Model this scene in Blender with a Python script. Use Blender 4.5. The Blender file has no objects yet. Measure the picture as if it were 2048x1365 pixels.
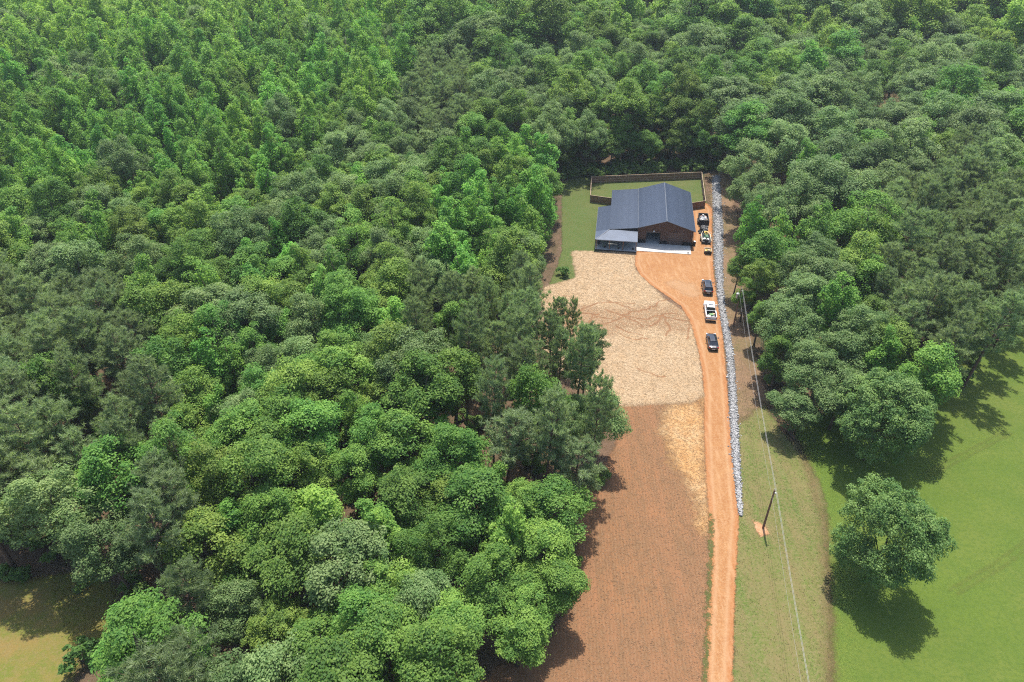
import bpy, math, random
import numpy as np
from mathutils import Vector, Matrix

random.seed(7)
rng = np.random.default_rng(7)
SC = bpy.context.scene
COL = SC.collection
PI = math.pi

# ------------------------------------------------------------------ camera, sky, sun, exposure
cam = bpy.data.cameras.new('camera')
cam.sensor_width = 36.0
cam.lens = 25.70                       # 70 degrees across
cam.clip_start = 0.5
cam.clip_end = 6000
camo = bpy.data.objects.new('camera', cam)
COL.objects.link(camo)
camo.location = (0, 0, 78.0)           # a drone 78 m up
camo.rotation_euler = (math.radians(90 - 36), 0, 0)
SC.camera = camo

SUN_EL, SUN_AZ = math.radians(68), math.radians(7)   # azimuth clockwise from +Y: the sun stands ahead of the camera
world = bpy.data.worlds.new('World')
SC.world = world
world.use_nodes = True
wn = world.node_tree.nodes
sky = wn.new('ShaderNodeTexSky')
sky.sky_type = 'NISHITA'
sky.sun_disc = False
sky.sun_elevation = SUN_EL
sky.sun_rotation = SUN_AZ
sky.air_density = 1.0
sky.dust_density = 2.0
wn['Background'].inputs['Strength'].default_value = 0.15
world.node_tree.links.new(sky.outputs[0], wn['Background'].inputs['Color'])

sun = bpy.data.lights.new('sun', 'SUN')
sun.energy = 4.2
sun.angle = math.radians(0.6)
sun.color = (1.0, 0.955, 0.88)
suno = bpy.data.objects.new('sun', sun)
COL.objects.link(suno)
sdir = Vector((math.sin(SUN_AZ) * math.cos(SUN_EL), math.cos(SUN_AZ) * math.cos(SUN_EL), math.sin(SUN_EL)))
suno.rotation_euler = (-sdir).to_track_quat('-Z', 'Y').to_euler()
suno.location = (0, 200, 300)

vs = SC.view_settings
vs.view_transform = 'Standard'
vs.look = 'None'
vs.exposure = 0.96
vs.gamma = 1.0
vs.use_curve_mapping = False
SC.cycles.max_bounces = 10
SC.cycles.diffuse_bounces = 4
SC.cycles.glossy_bounces = 2
SC.cycles.transmission_bounces = 6
SC.cycles.transparent_max_bounces = 12
SC.cycles.filter_width = 1.1
SC.cycles.use_denoising = False
SC.cycles.sample_clamp_indirect = 4.0
SC.cycles.caustics_reflective = False
SC.cycles.caustics_refractive = False

# ------------------------------------------------------------------ helpers
def link(o, parent=None):
    COL.objects.link(o)
    if parent is not None:
        o.parent = parent
    return o


def tag(o, label=None, cat=None, group=None, kind=None):
    if label: o['label'] = label
    if cat: o['category'] = cat
    if group: o['group'] = group
    if kind: o['kind'] = kind
    return o


def empty(name, loc=(0, 0, 0), rz=0.0):
    o = bpy.data.objects.new(name, None)
    o.empty_display_size = 0.3
    o.location = loc
    o.rotation_euler = (0, 0, rz)
    return link(o)


def np_mesh(name, verts, faces, mats, smooth=False, midx=None, attrs=None):
    """verts (n,3); faces (m,k) array or a list of tuples."""
    me = bpy.data.meshes.new(name)
    verts = np.asarray(verts, dtype=np.float32)
    if isinstance(faces, np.ndarray):
        m, k = faces.shape
        me.vertices.add(len(verts))
        me.vertices.foreach_set('co', verts.ravel())
        me.loops.add(m * k)
        me.loops.foreach_set('vertex_index', faces.astype(np.int32).ravel())
        me.polygons.add(m)
        me.polygons.foreach_set('loop_start', np.arange(0, m * k, k, dtype=np.int32))
        me.polygons.foreach_set('loop_total', np.full(m, k, dtype=np.int32))
        me.update(calc_edges=True)
    else:
        me.from_pydata([tuple(v) for v in verts.tolist()], [], faces)
        me.update()
    if not isinstance(mats, (list, tuple)):
        mats = [mats]
    for mt in mats:
        me.materials.append(mt)
    if midx is not None:
        me.polygons.foreach_set('material_index', np.asarray(midx, dtype=np.int32))
    if smooth:
        me.polygons.foreach_set('use_smooth', np.ones(len(me.polygons), dtype=bool))
    if attrs:
        for an, av in attrs.items():
            a = me.attributes.new(an, 'FLOAT', 'POINT')
            a.data.foreach_set('value', np.asarray(av, dtype=np.float32))
    return me


class MB:
    """collects shapes for ONE mesh object"""
    def __init__(self):
        self.v, self.f = [], []

    def add(self, vs, fs):
        b = len(self.v)
        self.v += [tuple(p) for p in vs]
        self.f += [tuple(i + b for i in f) for f in fs]
        return self

    def box(self, x0, x1, y0, y1, z0, z1, rot=0.0, c=None):
        p = [(x, y, z) for z in (z0, z1) for x, y in ((x0, y0), (x1, y0), (x1, y1), (x0, y1))]
        if rot:
            cx, cy = c if c else ((x0 + x1) / 2, (y0 + y1) / 2)
            s, k = math.sin(rot), math.cos(rot)
            p = [(cx + (x - cx) * k - (y - cy) * s, cy + (x - cx) * s + (y - cy) * k, z) for x, y, z in p]
        return self.add(p, [(3, 2, 1, 0), (4, 5, 6, 7), (0, 1, 5, 4), (1, 2, 6, 5), (2, 3, 7, 6), (3, 0, 4, 7)])

    def hexa(self, p):
        """8 corners: bottom ring then top ring"""
        return self.add(p, [(3, 2, 1, 0), (4, 5, 6, 7), (0, 1, 5, 4), (1, 2, 6, 5), (2, 3, 7, 6), (3, 0, 4, 7)])

    def tube(self, pts, rad, n=6, cap=True):
        pts = [Vector(p) for p in pts]
        if not isinstance(rad, (list, tuple)):
            rad = [rad] * len(pts)
        vs, fs = [], []
        for i, p in enumerate(pts):
            d = (pts[min(i + 1, len(pts) - 1)] - pts[max(i - 1, 0)])
            if d.length < 1e-9: d = Vector((0, 0, 1))
            d.normalize()
            u = d.orthogonal() if abs(d.z) < 0.98 else Vector((1, 0, 0))
            u = (u - d * u.dot(d)).normalized()
            w = d.cross(u)
            for k in range(n):
                a = 2 * PI * k / n
                vs.append(p + (u * math.cos(a) + w * math.sin(a)) * rad[i])
        for i in range(len(pts) - 1):
            for k in range(n):
                a, b = i * n + k, i * n + (k + 1) % n
                fs.append((a, b, b + n, a + n))
        if cap:
            fs.append(tuple(range(n - 1, -1, -1)))
            fs.append(tuple(range((len(pts) - 1) * n, len(pts) * n)))
        return self.add(vs, fs)

    def loft(self, rings, cap=True):
        n = len(rings[0]); vs = [p for r in rings for p in r]; fs = []
        for i in range(len(rings) - 1):
            for k in range(n):
                a, b = i * n + k, i * n + (k + 1) % n
                fs.append((a, b, b + n, a + n))
        if cap:
            fs.append(tuple(range(n - 1, -1, -1)))
            fs.append(tuple(range((len(rings) - 1) * n, len(rings) * n)))
        return self.add(vs, fs)

    def slab(self, quad, t, nrm=None):
        """a quad with thickness t along -normal"""
        q = [Vector(p) for p in quad]
        n = nrm or (q[1] - q[0]).cross(q[3] - q[0]).normalized()
        lo = [p - n * t for p in q]
        return self.hexa(lo + q)

    def mesh(self, name, mat, smooth=False):
        return np_mesh(name, self.v, self.f, mat, smooth)

    def build(self, name, mat, parent=None, smooth=False, loc=None, rz=None):
        o = bpy.data.objects.new(name, self.mesh(name, mat, smooth))
        if loc is not None: o.location = loc
        if rz is not None: o.rotation_euler = (0, 0, rz)
        return link(o, parent)


def lumpy(mb, c, r, seed=0, sub=1, squash=(1, 1, 1), amp=0.2):
    """an irregular rounded lump (icosphere pushed about)"""
    import bmesh
    bm = bmesh.new()
    bmesh.ops.create_icosphere(bm, subdivisions=sub, radius=1.0)
    rr = random.Random(seed)
    vs = []
    for v in bm.verts:
        k = r * (1 + rr.uniform(-amp, amp))
        vs.append((c[0] + v.co.x * k * squash[0], c[1] + v.co.y * k * squash[1], c[2] + v.co.z * k * squash[2]))
    fs = [tuple(v.index for v in f.verts) for f in bm.faces]
    bm.free()
    return mb.add(vs, fs)


# ------------------------------------------------------------------ materials
class NT:
    """thin wrapper for node trees"""
    def __init__(self, name):
        self.m = bpy.data.materials.new(name)
        self.m.use_nodes = True
        self.t = self.m.node_tree
        self.n = self.t.nodes
        self.p = self.n['Principled BSDF']
        self.out = self.n['Material Output']

    def node(self, typ, **kw):
        x = self.n.new('ShaderNode' + typ)
        for k, v in kw.items():
            setattr(x, k, v)
        return x

    def l(self, a, b):
        self.t.links.new(a, b)

    def val(self, sock, v):
        if hasattr(v, 'is_linked'): self.l(v, sock)
        else: sock.default_value = v

    def math(self, op, a, b=0.0, clamp=False):
        x = self.node('Math', operation=op, use_clamp=clamp)
        self.val(x.inputs[0], a); self.val(x.inputs[1], b)
        return x.outputs[0]

    def mix(self, f, a, b, mode='MIX'):
        x = self.node('Mix', data_type='RGBA', blend_type=mode)
        self.val(x.inputs['Factor'], f)
        for s, v in ((x.inputs[6], a), (x.inputs[7], b)):
            if isinstance(v, (tuple, list)): s.default_value = (*v[:3], 1)
            else: self.l(v, s)
        return x.outputs[2]

    def coord(self, kind='Object', scale=(1, 1, 1), rot=(0, 0, 0)):
        tc = self.node('TexCoord'); mp = self.node('Mapping')
        mp.inputs['Scale'].default_value = scale
        mp.inputs['Rotation'].default_value = rot
        self.l(tc.outputs[kind], mp.inputs['Vector'])
        return mp.outputs[0]

    def noise(self, scale, detail=4, rough=0.55, vec=None, dist=0.0):
        x = self.node('TexNoise')
        x.inputs['Scale'].default_value = scale
        x.inputs['Detail'].default_value = detail
        x.inputs['Roughness'].default_value = rough
        x.inputs['Distortion'].default_value = dist
        if vec is not None: self.l(vec, x.inputs['Vector'])
        return x.outputs['Fac']

    def ramp(self, f, lo, hi):
        x = self.node('MapRange'); x.clamp = True
        self.val(x.inputs['Value'], f)
        x.inputs['From Min'].default_value = lo; x.inputs['From Max'].default_value = hi
        return x.outputs[0]

    def bump(self, h, strength=0.5, dist=0.05):
        b = self.node('Bump')
        b.inputs['Strength'].default_value = strength
        b.inputs['Distance'].default_value = dist
        self.l(h, b.inputs['Height'])
        self.l(b.outputs[0], self.p.inputs['Normal'])


def plain(name, col, rough=0.6, metal=0.0, spec=0.4, var=0.12, scale=3.0, coat=0.0):
    t = NT(name)
    n = t.noise(scale, 3, vec=t.coord())
    f = t.ramp(n, 0.3, 0.7)
    t.l(t.mix(f, [c * (1 - var) for c in col], [min(1, c * (1 + var)) for c in col]), t.p.inputs['Base Color'])
    t.p.inputs['Roughness'].default_value = rough
    t.p.inputs['Metallic'].default_value = metal
    t.p.inputs['Specular IOR Level'].default_value = spec
    t.p.inputs['Coat Weight'].default_value = coat
    return t.m


def edge_alpha(t, amp, soft, nscale, maxa=1.0):
    """ragged border: the sheet ends where its own stored border distance plus noise falls below zero"""
    at = t.node('Attribute', attribute_name='border')
    v = t.coord()
    n1 = t.noise(nscale, 5, 0.65, v)
    n2 = t.noise(nscale * 7, 3, 0.6, v)
    d = t.math('ADD', at.outputs['Fac'], t.math('MULTIPLY', t.math('SUBTRACT', n1, 0.5), amp * 7.0))
    d = t.math('ADD', d, t.math('MULTIPLY', t.math('SUBTRACT', n2, 0.5), amp * 4.5))
    a = t.ramp(d, -soft, soft)
    if maxa < 1: a = t.math('MULTIPLY', a, maxa)
    tr = t.node('BsdfTransparent'); mx = t.node('MixShader')
    t.l(a, mx.inputs[0]); t.l(tr.outputs[0], mx.inputs[1]); t.l(t.p.outputs[0], mx.inputs[2])
    t.l(mx.outputs[0], t.out.inputs['Surface'])
    return at.outputs['Fac']


def ground_mat(name, cols, scales, amp=0.5, soft=0.25, nscale=0.6, rough=0.95, bump=(8.0, 0.6, 0.06), rot=0.0, stretch=(1, 1, 1), maxa=1.0, extra=None):
    """cols: base, large-patch colour, fine-speckle colour"""
    t = NT(name)
    cols = [tuple(k * 0.66 for k in c) for c in cols]
    v = t.coord(scale=stretch, rot=(0, 0, rot))
    big = t.ramp(t.noise(scales[0], 5, 0.62, v), 0.40, 0.60)
    mid = t.ramp(t.noise(scales[1], 5, 0.7, v), 0.42, 0.60)
    fine = t.ramp(t.noise(scales[2], 3, 0.75, v), 0.46, 0.60)
    c = t.mix(t.math('MULTIPLY', big, 0.8), cols[0], cols[1])
    c = t.mix(t.math('MULTIPLY', mid, 0.65), c, cols[2])
    c = t.mix(t.math('MULTIPLY', fine, 0.62), c, cols[3])
    b = edge_alpha(t, amp, soft, nscale, maxa) if amp else None
    if extra: c = extra(t, c, b)
    t.l(c, t.p.inputs['Base Color'])
    t.p.inputs['Roughness'].default_value = rough
    t.p.inputs['Specular IOR Level'].default_value = 0.15
    h = t.noise(bump[0], 4, 0.7, v)
    t.bump(h, bump[1], bump[2])
    return t.m


M = {}
M['litter'] = ground_mat('forest_litter', [(0.17, 0.105, 0.065), (0.075, 0.075, 0.03), (0.22, 0.14, 0.09), (0.09, 0.055, 0.035)], (0.05, 0.5, 5.0), amp=0, bump=(4.0, 0.8, 0.12))

def road_extra(t, c, b):
    # wheel-packed band in the middle, redder loose edges
    pack = t.ramp(b, 0.25, 1.0)
    c = t.mix(t.math('MULTIPLY', t.math('SUBTRACT', 1.0, pack), 0.35), c, (0.264, 0.09, 0.03))
    tr_ = t.math('SUBTRACT', 1.0, t.math('MULTIPLY', t.math('ABSOLUTE', t.math('SUBTRACT', b, 0.85)), 2.6), True)
    c = t.mix(t.math('MULTIPLY', tr_, 0.45), c, (0.34, 0.215, 0.120))
    v = t.coord(scale=(1, 0.18, 1))
    s = t.ramp(t.noise(1.6, 3, 0.6, v), 0.5, 0.7)
    return t.mix(t.math('MULTIPLY', s, 0.45), c, (0.35, 0.215, 0.115))

M['road'] = ground_mat('orange_clay', [(0.385, 0.180, 0.070), (0.44, 0.230, 0.100), (0.33, 0.138, 0.050), (0.46, 0.265, 0.130)], (0.10, 0.8, 3.5), amp=0.12, soft=0.12, nscale=1.2, bump=(6, 0.6, 0.05), extra=road_extra)
M['straw'] = ground_mat('straw_mulch', [(0.55, 0.395, 0.24), (0.59, 0.435, 0.28), (0.48, 0.31, 0.165), (0.40, 0.275, 0.155)], (0.09, 0.45, 2.6), amp=0.25, soft=0.4, nscale=0.7, bump=(4, 1.0, 0.14), stretch=(1.5, 0.9, 1), rot=0.5)

def field_extra(t, c, b):
    w = t.node('TexWave', wave_type='BANDS', bands_direction='X')
    w.inputs['Scale'].default_value = 0.75
    w.inputs['Distortion'].default_value = 3.0
    w.inputs['Detail'].default_value = 3
    w.inputs['Detail Scale'].default_value = 2.0
    t.l(t.coord(rot=(0, 0, 0.05)), w.inputs['Vector'])
    c = t.mix(t.math('MULTIPLY', w.outputs['Fac'], 0.32), c, (0.11, 0.056, 0.028))
    v = t.coord(scale=(1, 0.06, 1))
    s = t.ramp(t.noise(0.7, 4, 0.6, v), 0.45, 0.7)
    return t.mix(t.math('MULTIPLY', s, 0.5), c, (0.235, 0.108, 0.052))

M['field'] = ground_mat('seeded_soil', [(0.255, 0.134, 0.066), (0.33, 0.155, 0.068), (0.19, 0.112, 0.056), (0.30, 0.185, 0.10)], (0.06, 0.5, 3.2), amp=0.25, soft=0.3, nscale=0.5, bump=(7, 0.8, 0.07), stretch=(1.5, 0.7, 1), extra=field_extra)
M['thin_straw'] = ground_mat('thin_straw', [(0.62, 0.37, 0.16), (0.60, 0.42, 0.23), (0.45, 0.22, 0.08), (0.26, 0.15, 0.06)], (0.15, 0.8, 3.0), amp=0.7, soft=1.2, nscale=0.22, bump=(7, 0.7, 0.06), maxa=0.92)

def mow_extra(t, c, b):
    v = t.coord(scale=(1, 0.05, 1), rot=(0, 0, 0.03))
    s = t.ramp(t.noise(0.55, 3, 0.6, v), 0.4, 0.68)
    return t.mix(t.math('MULTIPLY', s, 0.45), c, (0.155, 0.105, 0.05))

M['verge'] = ground_mat('verge_grass', [(0.140, 0.178, 0.040), (0.088, 0.145, 0.026), (0.215, 0.185, 0.075), (0.25, 0.205, 0.095)], (0.07, 0.30, 2.6), amp=0.35, soft=0.4, nscale=0.5, bump=(10, 0.8, 0.07), extra=mow_extra)
M['pasture'] = ground_mat('pasture_grass', [(0.122, 0.180, 0.025), (0.152, 0.184, 0.036), (0.100, 0.160, 0.022), (0.086, 0.140, 0.022)], (0.045, 0.22, 2.0), amp=0.3, soft=0.5, nscale=0.4, bump=(6, 0.9, 0.10))
M['lawn'] = ground_mat('yard_lawn', [(0.085, 0.135, 0.03), (0.135, 0.14, 0.045), (0.06, 0.115, 0.022), (0.17, 0.15, 0.06)], (0.10, 0.4, 3.0), amp=0.25, soft=0.2, nscale=0.8, bump=(8, 0.7, 0.06))
M['rough_grass'] = ground_mat('rough_grass', [(0.19, 0.195, 0.036), (0.29, 0.19, 0.065), (0.13, 0.19, 0.026), (0.25, 0.20, 0.075)], (0.07, 0.35, 2.2), amp=0.4, soft=0.5, nscale=0.35, bump=(5, 0.9, 0.12))
M['bare'] = ground_mat('bare_leafy_soil', [(0.25, 0.155, 0.09), (0.16, 0.14, 0.055), (0.30, 0.19, 0.11), (0.15, 0.10, 0.06)], (0.12, 0.5, 3.0), amp=0.4, soft=0.5, nscale=0.4, bump=(6, 0.8, 0.08))
M['dry_strip'] = ground_mat('dry_grass', [(0.27, 0.165, 0.085), (0.22, 0.16, 0.07), (0.31, 0.20, 0.11), (0.19, 0.14, 0.06)], (0.2, 0.7, 3.0), amp=0.3, soft=0.7, nscale=0.5, bump=(7, 0.8, 0.06), maxa=0.38)
M['gully'] = ground_mat('washed_clay', [(0.37, 0.19, 0.095), (0.31, 0.15, 0.07), (0.43, 0.24, 0.13), (0.24, 0.12, 0.06)], (0.3, 1.2, 8.0), amp=0.09, soft=0.14, nscale=0.8, bump=(8, 0.8, 0.06), maxa=0.85)
M['track'] = ground_mat('pressed_grass', [(0.16, 0.20, 0.04), (0.17, 0.20, 0.045), (0.14, 0.18, 0.03), (0.19, 0.2, 0.06)], (0.3, 1.2, 8.0), amp=0.1, soft=0.2, nscale=0.8, bump=(8, 0.5, 0.04), maxa=0.4)
M['spoil'] = ground_mat('clay_spoil', [(0.58, 0.33, 0.18), (0.64, 0.40, 0.24), (0.5, 0.26, 0.12), (0.42, 0.2, 0.09)], (0.5, 1.5, 9.0), amp=0.18, soft=0.12, nscale=1.2, bump=(7, 0.9, 0.1))
M['wash'] = ground_mat('pale_sand_wash', [(0.60, 0.36, 0.20), (0.62, 0.40, 0.23), (0.55, 0.30, 0.14), (0.6, 0.36, 0.18)], (0.3, 1.2, 8.0), amp=0.4, soft=0.6, nscale=0.5, bump=(8, 0.5, 0.04), maxa=0.6)
M['red_patch'] = ground_mat('thin_red_soil', [(0.43, 0.24, 0.125), (0.38, 0.20, 0.10), (0.48, 0.29, 0.16), (0.34, 0.18, 0.09)], (0.2, 0.8, 4.0), amp=0.9, soft=0.9, nscale=0.35, bump=(6, 0.8, 0.08), maxa=0.5)
M['weeds'] = ground_mat('edge_weeds', [(0.10, 0.13, 0.03), (0.14, 0.14, 0.05), (0.07, 0.11, 0.02), (0.2, 0.15, 0.07)], (0.4, 1.5, 8.0), amp=0.25, soft=0.2, nscale=0.9, bump=(8, 0.9, 0.1), maxa=0.9)


def leaf_mat(name, col, var_h=0.03, var_v=0.3, trans=0.35, tip=None):
    """object colour red = how pale the tree is, green = how yellow; both are the tree's own colouring"""
    t = NT(name)
    oi = t.node('ObjectInfo')
    at = t.node('Attribute', attribute_name='tint')
    sp = t.node('SeparateColor'); t.l(oi.outputs['Color'], sp.inputs[0])
    r = oi.outputs['Random']
    r2 = t.math('FRACT', t.math('MULTIPLY', r, 17.31))
    c = t.mix(at.outputs['Fac'], [k * 0.80 for k in col], tip or [k * 1.3 for k in col])
    hs = t.node('HueSaturation')
    yel = t.math('ADD', t.math('MULTIPLY', sp.outputs[1], 0.8), t.math('MULTIPLY', r2, 0.2))
    pal = t.math('ADD', t.math('MULTIPLY', sp.outputs[0], 0.8), t.math('MULTIPLY', r, 0.2))
    t.l(t.math('SUBTRACT', 0.5 + var_h * 0.4, t.math('MULTIPLY', yel, var_h)), hs.inputs['Hue'])
    t.l(t.math('ADD', 1 - var_v / 2, t.math('MULTIPLY', pal, var_v)), hs.inputs['Value'])
    hs.inputs['Saturation'].default_value = 1.0
    t.l(c, hs.inputs['Color'])
    t.l(hs.outputs[0], t.p.inputs['Base Color'])
    t.p.inputs['Roughness'].default_value = 0.6
    t.p.inputs['Specular IOR Level'].default_value = 0.2
    tl = t.node('BsdfTranslucent')
    t.l(t.mix(1.0, hs.outputs[0], (1.25, 1.35, 0.7), 'MULTIPLY'), tl.inputs['Color'])
    mx = t.node('MixShader'); mx.inputs[0].default_value = trans
    t.l(t.p.outputs[0], mx.inputs[1]); t.l(tl.outputs[0], mx.inputs[2])
    t.l(mx.outputs[0], t.out.inputs['Surface'])
    return t.m


M['leaf_oak'] = leaf_mat('oak_leaves', (0.108, 0.205, 0.060), 0.025, 0.58, 0.40, tip=(0.222, 0.305, 0.114))
M['leaf_hard'] = leaf_mat('hardwood_leaves', (0.090, 0.212, 0.038), 0.050, 0.60, 0.44, tip=(0.205, 0.330, 0.060))
M['leaf_young'] = leaf_mat('young_leaves', (0.106, 0.272, 0.046), 0.045, 0.52, 0.47, tip=(0.232, 0.400, 0.070))
M['leaf_dense'] = leaf_mat('dense_oak_leaves', (0.090, 0.195, 0.050), 0.010, 0.10, 0.38, tip=(0.222, 0.325, 0.095))
M['needle'] = leaf_mat('pine_needles', (0.178, 0.252, 0.126), 0.025, 0.45, 0.44, tip=(0.272, 0.345, 0.170))
M['shrub_leaf'] = leaf_mat('shrub_leaves', (0.068, 0.155, 0.036), 0.05, 0.5, 0.42, tip=(0.125, 0.232, 0.050))
M['bark'] = plain('bark', (0.095, 0.075, 0.058), 0.9, spec=0.1, var=0.3, scale=6)
M['pine_bark'] = plain('pine_bark', (0.12, 0.080, 0.058), 0.9, spec=0.1, var=0.35, scale=6)
M['dead_wood'] = plain('dead_wood', (0.33, 0.29, 0.26), 0.9, spec=0.1, var=0.2, scale=4)

# ------------------------------------------------------------------ the ground
def seg_dist(P, A, B):
    d = B - A
    t = np.clip(((P - A) @ d) / max(d @ d, 1e-9), 0, 1)
    return np.hypot(*(P - A - t[:, None] * d).T)


def poly_sd(P, poly):
    """signed distance to a closed polygon, positive inside"""
    poly = np.asarray(poly, float)
    n = len(poly)
    dist = np.full(len(P), 1e9)
    ins = np.zeros(len(P), bool)
    x, y = P[:, 0], P[:, 1]
    for i in range(n):
        a, b = poly[i], poly[(i + 1) % n]
        dist = np.minimum(dist, seg_dist(P, a, b))
        if a[1] != b[1]:
            c = ((a[1] > y) != (b[1] > y)) & (x < (b[0] - a[0]) * (y - a[1]) / (b[1] - a[1]) + a[0])
            ins ^= c
    return np.where(ins, dist, -dist)


def line_sd(P, pts, w):
    pts = np.asarray(pts, float)
    d = np.full(len(P), 1e9)
    for i in range(len(pts) - 1):
        d = np.minimum(d, seg_dist(P, pts[i], pts[i + 1]))
    return w - d


LEVEL = [0.0]


def sheet(name, shape, mat, cell=0.6, margin=1.5, width=None, z=None):
    """a ground sheet: a grid cut to the outline, each vertex storing its distance to the border"""
    pts = np.asarray([p for s in shape for p in s] if width else shape, float)
    x0, y0 = pts.min(0) - margin - cell; x1, y1 = pts.max(0) + margin + cell
    nx, ny = int((x1 - x0) / cell) + 2, int((y1 - y0) / cell) + 2
    gx, gy = np.meshgrid(x0 + np.arange(nx) * cell, y0 + np.arange(ny) * cell)
    P = np.stack([gx.ravel(), gy.ravel()], 1)
    if width:
        sd = np.max([line_sd(P, s, width) for s in shape], 0)
    else:
        sd = poly_sd(P, shape)
    idx = np.arange(nx * ny).reshape(ny, nx)
    q = np.stack([idx[:-1, :-1], idx[:-1, 1:], idx[1:, 1:], idx[1:, :-1]], -1).reshape(-1, 4)
    q = q[(sd[q] > -margin).any(1)]
    used = np.unique(q)
    remap = np.zeros(nx * ny, int); remap[used] = np.arange(len(used))
    if z is None:
        LEVEL[0] += 0.004
        z = LEVEL[0]
    V = np.column_stack([P[used], np.full(len(used), z)])
    me = np_mesh(name, V, remap[q], M[mat], attrs={'border': sd[used]})
    o = link(bpy.data.objects.new(name, me))
    o['kind'] = 'structure'
    return o


g = MB()
g.add([(-1500, -300, 0), (1500, -300, 0), (1500, 2700, 0), (-1500, 2700, 0)], [(0, 1, 2, 3)])
g.build('forest_ground', M['litter'])['kind'] = 'structure'

PASTURE = [(33.39, 37.02), (37.86, 50.24), (41.11, 61.08), (43.60, 69.61), (43.60, 78.95), (44.02, 83.87), (55.25, 91.02), (71.12, 98.93), (90.39, 114.19), (100.02, 123.00), (170, 150), (230, 100), (230, 0), (20, 0), (31.56, 31.34)]
sheet('pasture_lawn', PASTURE, 'pasture', 1.5, 2.5)
VERGE = [(30.40, 66.49), (26.98, 53.62), (23.51, 41.23), (24.3, 20), (31.5, 20), (34.45, 41.23), (37.74, 50.24), (41.11, 61.08), (44.03, 71.47), (43.40, 79.48), (41.69, 83.87), (40.95, 91.02), (40.44, 96.20), (39.44, 98.93), (36.29, 91.02), (33.98, 79.48)]
sheet('verge_lawn', VERGE, 'verge', 0.8, 2.5)
sheet('bare_strip_path', [(53.05, 185.42), (57.74, 183.75), (53.05, 155.88), (48.33, 132.77), (44.25, 114.19), (43.05, 101.76), (42.17, 91.02), (37.94, 87.36), (34.97, 85.02), (36.46, 96.20), (39.33, 114.19), (42.14, 132.77), (47.39, 158.51)], 'bare', 0.7, 2.5)
sheet('dry_border_path', [[(43.74, 80.55), (43.25, 73.38), (41.92, 64.35), (38.63, 53.62), (32.97, 37.02)]], 'dry_strip', 0.5, 2.2, width=0.5)
FIELD = [(19.35, 90.27), (31.35, 92.03), (30.18, 83.87), (28.42, 74.36), (26.91, 65.20), (25.61, 58.74), (23.31, 50.24), (20.80, 41.23), (19.5, 20), (-15, 20), (-6.53, 38.55), (-2.19, 44.64), (3.50, 47.06), (6.25, 51.91), (8.42, 59.51), (8.56, 66.05), (12.31, 73.38), (16.15, 81.64), (17.10, 89.78)]
sheet('seeded_field', FIELD, 'field', 0.8, 2.2)
sheet('thin_straw_field', [(24.76, 89.53), (31.22, 91.40), (30.10, 83.87), (28.42, 74.36), (26.97, 65.20), (25.58, 64.35), (25.44, 69.61), (24.61, 73.38), (23.53, 77.90), (23.49, 83.87)], 'thin_straw', 0.7, 4.0)
YARD = [(12.89, 176.35), (16.60, 181.45), (50.76, 184.08), (47.49, 164.52), (44.13, 161.20), (28.71, 145.99), (25.69, 140.04), (13.28, 140.04), (13.28, 129.33), (7.50, 126.40), (9.23, 132.77), (10.96, 141.39)]
sheet('yard_lawn', YARD, 'lawn', 0.6, 1.5)
STRAW = [(13.00, 140.71), (27.03, 140.27), (25.79, 132.77), (28.02, 126.79), (29.84, 121.90), (33.04, 116.92), (33.57, 110.91), (33.09, 103.22), (32.03, 94.87), (31.68, 92.03), (28.95, 90.27), (21.56, 89.78), (16.26, 89.53), (10.57, 94.87), (5.42, 103.96), (4.68, 119.37), (6.67, 125.83), (13.29, 129.53)]
sheet('straw_field', STRAW, 'straw', 0.6, 1.6)
GULLIES = [
    [(33.97, 113.36), (30.82, 114.19), (28.07, 115.89), (25.15, 114.19), (22.68, 115.55), (19.95, 114.19), (16.95, 112.53), (13.60, 111.72), (10.74, 110.59), (7.30, 106.21)],
    [(31.59, 121.17), (28.84, 120.63), (26.67, 117.96), (23.61, 116.75), (20.58, 115.55)],
    [(28.80, 116.23), (29.30, 110.91), (28.24, 109.00)],
    [(17.23, 120.27), (14.15, 118.49), (11.02, 115.04), (7.12, 112.53)],
    [(31.93, 107.74), (33.15, 112.53)],
    [(24.70, 108.06), (21.93, 107.74), (19.88, 109.63)],
    [(26.00, 96.88), (23.60, 97.83), (21.65, 99.21)],
    [(13.38, 109.00), (9.55, 106.21), (7.54, 101.76)]]
sheet('red_soil_ground', [(34.13, 114.19), (31.69, 119.02), (26.89, 119.37), (20.87, 117.96), (12.25, 119.02), (4.82, 114.19), (5.00, 104.70), (12.26, 106.21), (19.99, 110.59), (26.65, 111.72), (31.84, 109.63)], 'red_patch', 0.6, 4.0)


def resample(line, step=0.8, jit=0.22, rr=random.Random(3)):
    out = []
    for a, b in zip(line[:-1], line[1:]):
        n = max(1, int(math.hypot(b[0] - a[0], b[1] - a[1]) / step))
        for k in range(n):
            f = k / n
            out.append((a[0] + (b[0] - a[0]) * f + rr.gauss(0, jit * .6), a[1] + (b[1] - a[1]) * f + rr.gauss(0, jit)))
    return out + [line[-1]]


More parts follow.
